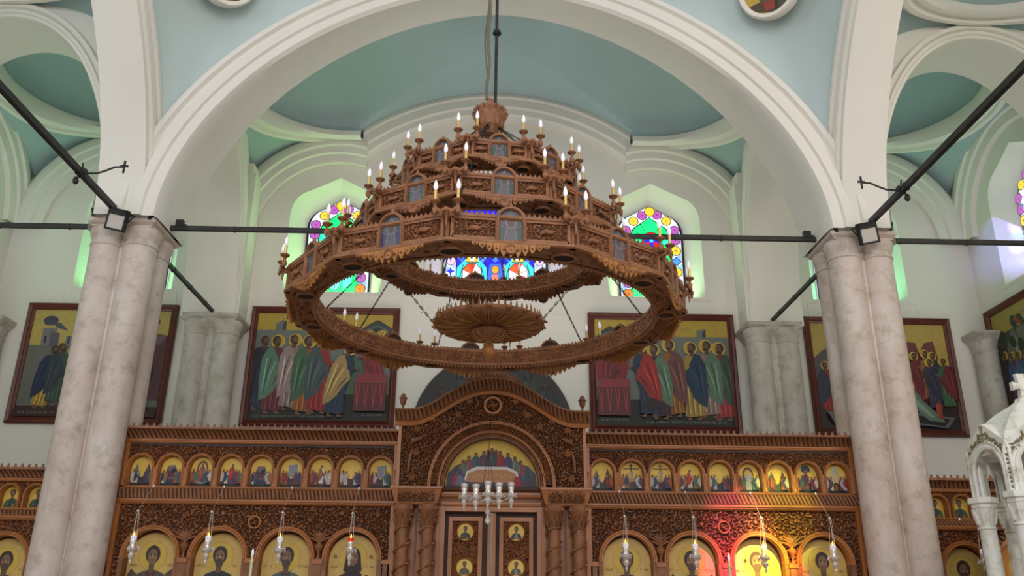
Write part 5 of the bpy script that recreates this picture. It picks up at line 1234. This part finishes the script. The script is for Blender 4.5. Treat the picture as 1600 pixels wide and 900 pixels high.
    # central boss of the lace
    for k in range(N):
        a = ph+2*pi*(k+.5)/N; Mx = frame_at(a, ap, 0); c_ = Mx @ Vector((0, .03, -.045))
        T = (Mx.to_3x3() @ Vector((1, 0, 0))); O = (Mx.to_3x3() @ Vector((0, 1, 0))); Z = Vector((0, 0, 1))
        ring_ = []
        for i in range(17):
            b = 2*pi*i/16; dr = T*cos(b)+Z*sin(b)
            ring_.append([c_+dr*r_+O*o_ for r_, o_ in ((.030, .0), (.032, .012), (.042, .014), (.046, 0), (.046, -.02))])
        rf.loft(ring_, False, 0); rf.add([c_+(T*cos(2*pi*i/16)+Z*sin(2*pi*i/16))*.032+O*.004 for i in range(16)], [tuple(range(16))], 2 if gold else 0)  # boss face carries the same painted light as the lace
    # ovals under the corners (dark glass in raised rims)
    mw = (ap+Rin)/2
    for k in range(N):
        a = ph+2*pi*k/N; c_ = Vector((mw*cos(a), mw*sin(a), -.004)); O = Vector((cos(a), sin(a), 0)); T = Vector((-sin(a), cos(a), 0)); ea = .085 if R > 1.5 else .06; eb = (ap-Rin)*.34
        ring_ = []
        for i in range(25):
            b = 2*pi*i/24; ring_.append([c_+T*(ea*s_*cos(b))+O*(eb*s_*sin(b))+Vector((0, 0, z_)) for s_, z_ in ((1.3, .01), (1.28, -.012), (1.14, -.02), (1.0, -.012), (.98, .006))])
        rf.loft(ring_, False, 0); rf.add([c_+T*(ea*cos(2*pi*i/24))+O*(eb*sin(2*pi*i/24))+Vector((0, 0, -.002)) for i in range(24)], [tuple(range(24))], 3)
    rf.build('ring_frame', CM+[M['black']], t)
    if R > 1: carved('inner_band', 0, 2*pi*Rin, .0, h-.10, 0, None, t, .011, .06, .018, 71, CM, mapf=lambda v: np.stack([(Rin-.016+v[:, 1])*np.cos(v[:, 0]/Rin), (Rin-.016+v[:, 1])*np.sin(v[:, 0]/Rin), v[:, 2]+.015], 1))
    # carved openwork panels, linked copies
    pw = side/2-icon_r-.03-.035
    pan = {}
    for sd in (-1, 1):
        xc = sd*(icon_r+.03+pw/2)
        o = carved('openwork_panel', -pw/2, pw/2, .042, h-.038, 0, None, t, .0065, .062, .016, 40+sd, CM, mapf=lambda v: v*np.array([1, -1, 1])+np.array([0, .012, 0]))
        # frame round the panel
        pan[sd] = (o, xc)
    protoM = {}
    for k in range(N):
        a = ph+2*pi*(k+.5)/N
        for sd in (-1, 1):
            o, xc = pan[sd]; c = o if k == 0 else o.copy()
            if k: COL.objects.link(c); c.parent = t
            c.matrix_local = frame_at(a, ap, 0) @ Matrix.Translation((xc, -.004, 0))
    # vertical stiles and centre animal relief
    b = MB(); b.box(-side/2+.04, side/2-.04, -.012, -.004, .03, .036)
    for sd in (-1, 1):
        ua, ub = sorted((sd*(icon_r+.022), sd*(side/2-.035)))
        for u0_, u1_, z0_, z1_ in ((ua-.012, ua+.012, .035, h-.03), (ub-.012, ub+.012, .035, h-.03), (ua, ub, .035, .052), (ua, ub, h-.047, h-.03)): b.box(u0_, u1_, -.01, .022, z0_, z1_)
        xc = sd*(icon_r+.03+pw/2); b.tube([(xc-.055, .006, h*.45), (xc-.02, .02, h*.52), (xc+.03, .02, h*.5), (xc+.06, .012, h*.56)], [.008, .022, .018, .006], 8)
    so = b.build('panel_frame', CM, t)
    for k in range(N):
        c = so if k == 0 else so.copy()
        if k: COL.objects.link(c); c.parent = t
        c.matrix_local = frame_at(ph+2*pi*(k+.5)/N, ap, 0)
    # arched icons in the middle of every side
    zb = .03; zc = ih+zb-icon_r; fr = MB()
    n_ = 18; pth = [(icon_r, zb, 1, 0)]+[(icon_r*cos(pi*i/n_), zc+icon_r*sin(pi*i/n_), cos(pi*i/n_), sin(pi*i/n_)) for i in range(n_+1)]+[(-icon_r, zb, -1, 0)]
    prof = [(0, -.03), (0, .022), (.008, .034), (.018, .034), (.022, .024), (.03, .024), (.032, -.03)]
    fr.loft([[(u+nu*q, d_, v+nv*q) for q, d_ in prof] for u, v, nu, nv in pth], False, 0)
    fr.lathe([(.004, -.01), (.016, .0), (.012, .02), (.003, .032)], (0, .0, zc+icon_r+.036), 8)
    arch2 = [(a_, b_) for a_, b_, _, _ in pth]
    fr.poly([[(a_*1.25, zb+(b_-zb)*1.06) for a_, b_ in arch2]], lambda a_, b_: (a_, -.032, b_), 1)
    fr.tube([(-icon_r*1.15, -.04, zb+.02), (-icon_r*1.15, -.04, zc)]+[(icon_r*1.15*cos(pi*i/8), -.04, zc+icon_r*1.15*sin(pi*i/8)) for i in range(8, -1, -1)]+[(icon_r*1.15, -.04, zb+.02)], .013, 6)
    frame_o = fr.build('icon_frame', CM, t, smooth=True)
    rs = random.Random(R*100)
    panes = []
    for v_ in range(3):
        A = Art(lambda a_, b_, k: (a_, .006+.0004*k, b_)); A.p(arch2, (66, 70, 84)); hh = zc+icon_r-zb
        c1, c2 = [((54, 78, 72), (90, 74, 98)), ((96, 44, 46), (60, 66, 96)), ((60, 58, 100), (70, 96, 90))][v_]
        A.p([(-icon_r*.98, zb), (-icon_r*.2, zb), (-icon_r*.5, zb+hh*.4), (-icon_r*.98, zb+hh*.5)], c1); A.p([(icon_r*.98, zb), (icon_r*.3, zb), (icon_r*.5, zb+hh*.4), (icon_r*.98, zb+hh*.5)], c1)
        A.p([(-icon_r*.95, zb+hh*.55), (-icon_r*.5, zb+hh*.5), (-icon_r*.45, zb+hh*.75), (-icon_r*.7, zb+hh*.85)], c2); A.e(0, zb+hh*.62, icon_r*.46, hh*.25, (104, 92, 96)); A.e(0, zb+hh*.62, icon_r*.28, hh*.17, (78, 62, 60))
        A.p([(-icon_r*.6, zb), (icon_r*.6, zb), (icon_r*.35, zb+hh*.42), (-icon_r*.35, zb+hh*.42)], (92, 84, 94)); LDc = (150, 150, 152)
        A.l([(-icon_r*.6, zb), (-icon_r*.35, zb+hh*.42), (-icon_r*.95, zb+hh*.5)], .003, LDc); A.l([(icon_r*.6, zb), (icon_r*.35, zb+hh*.42), (icon_r*.95, zb+hh*.5)], .003, LDc); A.l([(0, zb+hh*.87), (0, zb+hh*.99)], .003, LDc)
        q = [(icon_r*.48*cos(2*pi*i/14), zb+hh*.62+hh*.26*sin(2*pi*i/14)) for i in range(15)]; A.l(q, .003, LDc)
        panes.append(A.mb)
    po = [m.build('icon_pane', M['mosaic'], t) for m in panes]
    for k in range(N):
        Mx = frame_at(ph+2*pi*(k+.5)/N, ap, 0)
        c = frame_o if k == 0 else frame_o.copy()
        if k: COL.objects.link(c); c.parent = t
        c.matrix_local = Mx
        p = po[k] if k < 3 else po[k % 3].copy()
        if k >= 3: COL.objects.link(p); p.parent = t
        p.matrix_local = Mx
    return t
# candle bracket prototype (local x tangent, y outward)
def candle_arm_proto():
    r = bpy.data.objects.new('candle_arm', None); COL.objects.link(r); r.parent = ch; r.empty_display_size = .05
    mb = MB(); mb.tube([(0, -.03, -.03), (0, .03, -.02), (0, .055, .01)], [.02, .026, .018], 8); mb.tube([(-.09, .05, .03), (-.045, .055, .0), (0, .06, .018), (.045, .055, .0), (.09, .05, .03)], [.02, .018, .022, .018, .02], 8)
    for s in (-1, 1):
        mb.lathe([(.008, -.03), (.02, -.015), (.024, .01), (.014, .03), (.012, .05), (.024, .065), (.04, .075), (.043, .085), (.03, .09), (.014, .092)], (s*.09, .05, .01), 14)
        for k in range(3): a = (k-1)*.9; mb.tube([(s*.03, .06, -.01), (s*(.03+.02*cos(a)), .075, -.03-.01*k), (s*(.02+.05*cos(a)), .06, -.05)], [.01, .012, .003], 5)
    mb.tube([(0, .04, -.03), (0, .045, -.09), (0, .04, -.12)], [.014, .01, .003], 6)
    mb.build('bracket', M['cwood'], r, smooth=True)
    for s in (-1, 1):
        mb = MB(); mb.lathe([(.013, 0), (.013, .085), (.010, .088)], (0, 0, 0), 12); o = mb.build('candle_sleeve', M['brass'], r, smooth=True); o.location = (s*.09, .05, .10)
        mb = MB(); mb.lathe([(.009, 0), (.017, .018), (.0185, .035), (.014, .06), (.006, .082), (.001, .092)], (0, 0, 0), 14); o = mb.build('bulb', M['bulb'], r, smooth=True); o.location = (s*.09, .05, .186)
    return r
arm0 = candle_arm_proto(); first = True
for (nm, N, R, Rin, z0, h, phd, ir, lb, g, ih) in (('lower_ring', 12, 1.895, 1.62, 0, .24, 8.8, .088, 'widest lowest ring', True, .265), ('middle_ring', 10, 1.33, 1.07, .68, .22, 11.3, .083, 'middle ring', False, .245), ('upper_ring', 10, .92, .70, 1.27, .20, 11.4, .073, 'smallest top ring', False, .22)):
    # corners measured from the direction facing the viewer
    ph = -pi/2 - radians(phd)
    tier(nm, N, R, Rin, z0, h, ph, ir, lb, g, ih)
    for k in range(N):
        a = ph+2*pi*k/N; Mx = frame_at(a, R+.01, z0+h-.015)
        if first: c = arm0; first = False
        else:
            c = arm0.copy(); COL.objects.link(c); c.parent = ch
            for q in arm0.children: d = q.copy(); COL.objects.link(d); d.parent = c
        c.matrix_local = Mx
# crown at the top
mb = MB(); mb.lathe([(.02, 2.04), (.08, 2.055), (.12, 2.12), (.13, 2.17), (.155, 2.23), (.17, 2.255), (.17, 2.29), (.14, 2.31), (.145, 2.37), (.10, 2.40), (.05, 2.44), (.03, 2.50)], (0, 0, 0), 24)
for k in range(12):
    a = 2*pi*k/12; mb.tube([(.16*cos(a), .16*sin(a), 2.26), (.18*cos(a), .18*sin(a), 2.31), (.15*cos(a), .15*sin(a), 2.38)], [.016, .022, .006], 6)
    mb.tube([(.10*cos(a), .10*sin(a), 2.07), (.14*cos(a), .14*sin(a), 2.13), (.145*cos(a), .145*sin(a), 2.2)], [.010, .018, .01], 6)
mb.build('crown', M['cwood'], ch, smooth=True)
# chains from the crown to the rings and to the bowl
def chain(p, q, name='hanging_chain', pitch=.045):
    p, q = Vector(p), Vector(q); n = max(2, int((q-p).length/pitch)); mb = MB(); d = (q-p).normalized(); u_ = d.cross(Vector((0, 0, 1))).normalized(); w_ = d.cross(u_)
    for i in range(n):
        c = p.lerp(q, (i+.5)/n); s_ = u_ if i % 2 else w_; L = (q-p).length/n*.62
        mb.tube([c+d*(L*cos(t))+s_*(.010*sin(t)) for t in [2*pi*j/8 for j in range(9)]], .0034, 4)
    mb.tube([p, q], .0025, 4)
    return mb.build(name, M['iron'], ch)
for N, R, z, phd in ((12, 1.84, .26, 8.8), (10, 1.27, .88, 11.3), (10, .88, 1.48, 11)):
    for k in range(0, N, 2 if N == 12 else 2):
        a = -pi/2-radians(phd)+2*pi*k/N; chain((.11*cos(a), .11*sin(a), 2.12), (R*.97*cos(a), R*.97*sin(a), z))
for k in range(6):
    a = -pi/2+radians(20)+2*pi*k/6; chain((1.25*.93*cos(a), 1.25*.93*sin(a), .68), (1.66*cos(a), 1.66*sin(a), .17))
for a in (radians(12), radians(168), radians(90)): chain((1.07*cos(a), 1.07*sin(a), .68), (.50*cos(a), .50*sin(a), -.03))
# basket bowl under the centre
mb = MB(); NB = 18; rows = []
for j, (r_, z_) in enumerate(((.56, -.02), (.575, -.05), (.55, -.078), (.48, -.085), (.38, -.075), (.28, -.07), (.17, -.075), (.15, -.09), (.18, -.105), (.19, -.12), (.175, -.15), (.12, -.19), (.06, -.22))):
    rows.append([((r_*(1+(.045*abs(cos(NB*t/2)) if j < 4 else 0)))*cos(t), (r_*(1+(.045*abs(cos(NB*t/2)) if j < 4 else 0)))*sin(t), z_-(.012*abs(sin(NB*t)) if 2 < j < 7 else 0)) for t in [2*pi*i/216 for i in range(217)]])
mb.loft(rows)
mb.lathe([(.50, -.02), (.3, -.03), (.02, -.03)], (0, 0, 0), 36)
bowl = mb.build('basket_bowl', M['cwood'], ch, smooth=True); bowl.scale = (.9, .9, 1); bowl.location = (.03, 0, 0)
mb = MB()
for k in range(NB):
    a = 2*pi*(k+.5)/NB; c_, s_ = cos(a), sin(a)
    mb.tube([(.585*c_, .585*s_, -.06), (.605*c_, .605*s_, -.04), (.59*c_, .59*s_, -.02)], [.018, .034, .016], 8)
    mb.tube([(.2*c_, .2*s_, -.085), (.35*c_, .35*s_, -.09), (.48*c_, .48*s_, -.10), (.55*c_, .55*s_, -.085)], [.006, .010, .013, .008], 6)
    for q in (-.09, .09): mb.tube([(.26*cos(a), .26*sin(a), -.082), (.42*cos(a+q), .42*sin(a+q), -.092), (.53*cos(a+q*.6), .53*sin(a+q*.6), -.09)], [.004, .008, .006], 5)
mb.build('bowl_lobes', M['cgold'], bowl, smooth=True)
mb = MB(); mb.loft([[((.566+o_)*cos(2*pi*i/72), (.566+o_)*sin(2*pi*i/72), z_) for o_, z_ in ((-.008, -.04), (.008, -.04), (.008, -.01), (-.008, -.01), (-.008, -.04))] for i in range(73)])
for k in range(54):
    a = 2*pi*k/54; c_, s_ = cos(a), sin(a); mb.tube([(.565*c_, .565*s_, -.03), (.572*c_, .572*s_, .01), (.568*c_, .568*s_, .045 if k % 3 else .065)], [.010, .012, .002], 5)
mb.build('bowl_cresting', M['cwood'], bowl, smooth=True)
mb = MB()
for k in range(14):
    a = 2*pi*k/14; c_, s_ = cos(a), sin(a); mb.tube([(.195*c_, .195*s_, -.12), (.165*c_, .165*s_, -.17), (.07*c_, .07*s_, -.215)], [.008, .012, .006], 6)
mb.lathe([(.06, -.20), (.035, -.235), (.06, -.25), (.05, -.265), (.068, -.29), (.072, -.32), (.055, -.355), (.022, -.375), (.004, -.39)], (0, 0, 0), 20)
mb.build('finial', M['cgold'], bowl, smooth=True)
# suspension rod and rope
mb = MB(); mb.tube([(.055, 0, 2.45), (.06, 0, 6.6)], .018, 10); mb.build('suspension_rod', M['iron'], ch, smooth=True)
mb = MB(); pts = [(-.03+.012*sin(z*9), .0, z) for z in [2.5+.1*i for i in range(42)]]; mb.tube(pts, .017, 8); mb.tube([(-.05+.02*sin(z*5+1), .01, z) for z in [2.5+.1*i for i in range(42)]], .009, 6); mb.build('rope', M['cord'], ch, smooth=True)
mb = MB(); mb.lathe([(.03, 0), (.05, .02), (.04, .06), (.01, .08)], (.06, 0, 3.33), 10); mb.build('rod_coupling', M['iron'], ch, smooth=True)

# ================================================================== ROUNDELS ON THE PENDENTIVES
for sx, l in ((-1, 'round painted medallion with white rim on the upper left pendentive'), (1, 'round painted medallion with white rim on the upper right pendentive')):
    cpos = Vector((sx*3.66, 9.28, 9.62)); nrm = Vector((-sx*.62, -.62, -.36)).normalized()
    t = thing('roundel_medallion', l, 'medallion', cpos); t.rotation_euler = nrm.to_track_quat('-Y', 'Z').to_euler()
    mb = MB(); prof = [(.36, .06), (.36, -.03), (.38, -.055), (.41, -.06), (.43, -.04), (.44, .0), (.44, .1)]
    mb.loft([[(r_*cos(2*pi*i/48), d_, r_*sin(2*pi*i/48)) for r_, d_ in prof] for i in range(49)]); mb.build('rim', M['white'], t, smooth=True)
    A = Art(lambda a, b, k: (a, -.002-.0005*k, b)); A.e(0, 0, .37, .37, (196, 164, 64), 40); A.p([(-.33, -.15), (.33, -.15), (.25, -.27), (0, -.37), (-.25, -.27)], (86, 66, 50)); A.p([(.05, -.34), (.24, -.28), (.3, -.1), (.1, -.1)], (72, 78, 66))
    A.p([(-.12, -.3), (.02, -.32), (.06, .1), (-.14, .1)], (150, 60, 44)); bust(A, 0, -.18, .42, (96, 84, 60), (150, 110, 60)); A.l([(.02, -.36), (.1, -.1)], .02, (40, 30, 26)); A.mb.build('painted_panel', M['paint'], t)

# ================================================================== MARBLE CANOPY (right edge)
KX, KY, KR = 5.06, 7.82, .50
mc = thing('marble_canopy', 'carved white marble hexagonal canopy with arches, columns and cross at right edge', 'canopy', (KX, KY, 0))
KV = [(KR*cos(radians(155+60*k)), KR*sin(radians(155+60*k))) for k in range(6)]
for x, y in KV:
    mb = MB(); mb.lathe([(.11, 0), (.11, .12), (.09, .18), (.080, .22)]+[(.080-.008*k/8, .22+(2.36-.22)*k/8) for k in range(1, 9)]+[(.084, 2.37), (.070, 2.39), (.074, 2.44), (.085, 2.50), (.10, 2.56)], (x, y, 0), 20)
    mb.lathe([(.105, 2.555), (.11, 2.56), (.11, 2.59), (.135, 2.60), (.135, 2.65), (.10, 2.655)], (x, y, 0), 8)
    for k in range(8): a = 2*pi*k/8; mb.tube([(x+.072*cos(a), y+.072*sin(a), 2.41), (x+.088*cos(a), y+.088*sin(a), 2.48), (x+.108*cos(a), y+.108*sin(a), 2.55)], [.012, .017, .007], 5)
    mb.build('column', M['marble'], mc, smooth=True)
for k in range(6):
    p, q = Vector((*KV[k], 0)), Vector((*KV[(k+1) % 6], 0)); c = (p+q)/2; T = (q-p).normalized(); O = c.normalized(); w = (q-p).length+.12; hw_ = w/2
    place = lambda u, v, d: tuple(c+T*u+O*(.055+d)+Vector((0, 0, v)))
    r = hw_-.115; zc = 2.86
    arch = [(r, 2.65)]+[(r*cos(pi*i/24), zc+r*sin(pi*i/24)) for i in range(25)]+[(-r, 2.65)]
    outer = [(-hw_, 2.65), (-hw_, 3.02), (-hw_+.03, 3.10), (-hw_+.10, 3.15), (-.12, 3.22), (-.05, 3.27), (0, 3.30), (.05, 3.27), (.12, 3.22), (hw_-.10, 3.15), (hw_-.03, 3.10), (hw_, 3.02), (hw_, 2.65)]
    loop = outer+arch; mb = MB(); n = len(loop)
    for d in (0, -.11): mb.poly([loop], lambda a, b: place(a, b, d))
    vs = [place(*e, 0) for e in loop]+[place(*e, -.11) for e in loop]; mb.add(vs, [(i, (i+1) % n, n+(i+1) % n, n+i) for i in range(n)])
    pth = [(r, 2.65, 1, 0)]+[(r*cos(pi*i/24), zc+r*sin(pi*i/24), cos(pi*i/24), sin(pi*i/24)) for i in range(25)]+[(-r, 2.65, -1, 0)]
    mb.loft([[place(u+nu*e, v+nv*e, d_) for e, d_ in ((0, -.11), (0, .01), (.015, .02), (.035, .02), (.042, .008), (.062, .008), (.07, .02), (.08, .0))] for u, v, nu, nv in pth])
    g = mb.build('gable', M['marble'], mc)
    mb = MB(); rs = random.Random(2+k)
    def leaf(u, v, a, L): mb.tube([place(u, v, .002), place(u+L*.5*cos(a+.5), v+L*.5*sin(a+.5), .006), place(u+L*cos(a), v+L*sin(a), .002)], [.005, .011, .003], 5)
    for s_ in (-1, 1):
        for j in range(13):
            t_ = j/12; u = s_*(.06+(hw_-.11)*t_); v = 3.17-.16*t_**1.7; leaf(u, v, rs.uniform(0, 6.28), .04); leaf(u, v-.035, rs.uniform(0, 6.28), .04)
        for j in range(8): leaf(s_*(hw_-.035), 2.68+.04*j, 1.57+.5*(-1)**j, .03)
    for a in range(4): mb.tube([place(0, 3.20, .004), place(.03*cos(a*pi/2), 3.20+.04*sin(a*pi/2), .006), place(.055*cos(a*pi/2), 3.20+.075*sin(a*pi/2), .004)], [.008, .006, .020], 6)
    mb.build('relief_carving', M['marbledark'], g, label='patinated relief of leaves and a cross')
mb = MB(); hx = lambda s_, z: [(s_*cos(radians(155+60*k)), s_*sin(radians(155+60*k)), z) for k in range(6)]
mb.loft([hx(.53, 3.02), hx(.56, 3.12), hx(.52, 3.18), hx(.45, 3.26), hx(.36, 3.35), hx(.25, 3.43), hx(.14, 3.49), hx(.08, 3.53), hx(.07, 3.56)], True, 0, True); mb.build('roof', M['marble'], mc)
cr = [(-.035, 0), (.035, 0), (.025, .12), (.10, .10), (.10, .19), (.03, .17), (.045, .28), (-.045, .28), (-.03, .17), (-.10, .19), (-.10, .10), (-.025, .12)]
mb = MB(); mb.prism([(a*.9, 3.55+b*.9) for a, b in cr], -.025, .025); mb.build('cross', M['marble'], mc)
# wooden icon shrine behind it
ws = thing('wooden_icon_shrine', 'carved walnut shrine with golden oval icon behind the marble canopy', 'shrine', (5.95, 9.5, 0))
def WS(o): o.location = (-5.95, -9.5, 0); return o
mb = MB(); mb.box(5.32, 6.45, 9.38, 9.62, 0, 1.45, 0); mb.box(5.28, 6.49, 9.34, 9.66, 1.45, 1.52, 2); mb.box(5.40, 6.44, 9.52, 9.60, 1.52, 2.45, 1); WS(mb.build('cabinet', WOOD2, ws))
WS(carved('carved_panel', 5.78, 6.34, 2.50, 3.12, 9.46, lambda a, b: b < 3.16-abs(a-6.06)*.95, ws, .009, .08, .02, 51))
mb = MB(); mb.prism([(5.62, 2.86), (5.70, 2.98), (5.78, 2.96), (5.88, 3.10), (5.98, 3.14), (6.06, 3.28), (6.14, 3.14), (6.24, 3.10), (6.34, 2.96), (6.42, 2.98), (6.50, 2.86), (6.40, 2.84), (6.06, 3.14), (5.72, 2.84)], 9.40, 9.47, 2)
mb.box(5.70, 5.77, 9.41, 9.55, 2.44, 2.90, 2); mb.box(6.35, 6.42, 9.41, 9.55, 2.44, 2.90, 2); mb.box(5.64, 6.48, 9.38, 9.55, 2.40, 2.46, 2); mb.box(5.68, 6.44, 9.42, 9.55, 2.33, 2.40, 0); mb.box(5.72, 6.40, 9.50, 9.60, 2.44, 3.0, 1)
WS(mb.build('carved_hood', WOOD2, ws))
mb = MB(); mb.tube([(5.68+.30*cos(t), 9.37, 2.02+.37*sin(t)) for t in [2*pi*i/36 for i in range(37)]], .032, 8, 2)
for i in range(40): a = 2*pi*i/40; mb.tube([(5.68+.325*cos(a), 9.36, 2.02+.395*sin(a)), (5.68+.36*cos(a), 9.35, 2.02+.43*sin(a)), (5.68+.385*cos(a+.05), 9.37, 2.02+.455*sin(a+.05))], [.012, .018, .004], 5, 0)
WS(mb.build('oval_frame', WOOD2, ws, smooth=True))
mb = MB(); mb.prism([(5.68+.29*cos(2*pi*i/36), 2.02+.36*sin(2*pi*i/36)) for i in range(36)], 9.385, 9.40); A = Art(lambda a, b, k: (5.68+a, 9.384-.0004*k, 2.02+b)); A.e(0, 0, .285, .355, (196, 124, 46), 36); A.e(0, .02, .16, .21, (208, 150, 62)); bust(A, 0, -.30, .50, (120, 60, 40), (100, 40, 36))
WS(mb.build('icon_board', M['cgold'], ws)); WS(A.mb.build('icon_panel', M['paint'], ws))
mb = MB(); mb.prism([(5.62+a*.75, 2.47+b*.75) for a, b in cr], 9.36, 9.385, 0); WS(mb.build('cross', M['wood'], ws))
# carved wooden star tips at the foot of the right column
for x, y, z, l in ((3.93, 8.3, 1.82, 'small carved wooden star tip, left of two at the lower right'), (4.22, 8.3, 1.84, 'small carved wooden star tip, right of two at the lower right')):
    t = thing('star_topped_staff', l, 'staff', (x, y, 0)); mb = MB(); mb.lathe([(.10, 0), (.10, .03), (.015, .06), (.013, z-.06)], (0, 0, 0), 12); mb.build('pole', M['wood'], t, smooth=True)
    mb = MB(); st = []
    for k in range(16): a = 2*pi*k/16; r_ = .062 if k % 2 == 0 else .03; st.append((r_*cos(a), z+r_*sin(a)))
    mb.prism(st, -.012, .012); mb.lathe([(.002, -.02), (.02, 0), (.002, .02)], (0, -.012, z), 8); mb.build('star', M['rail'], t)
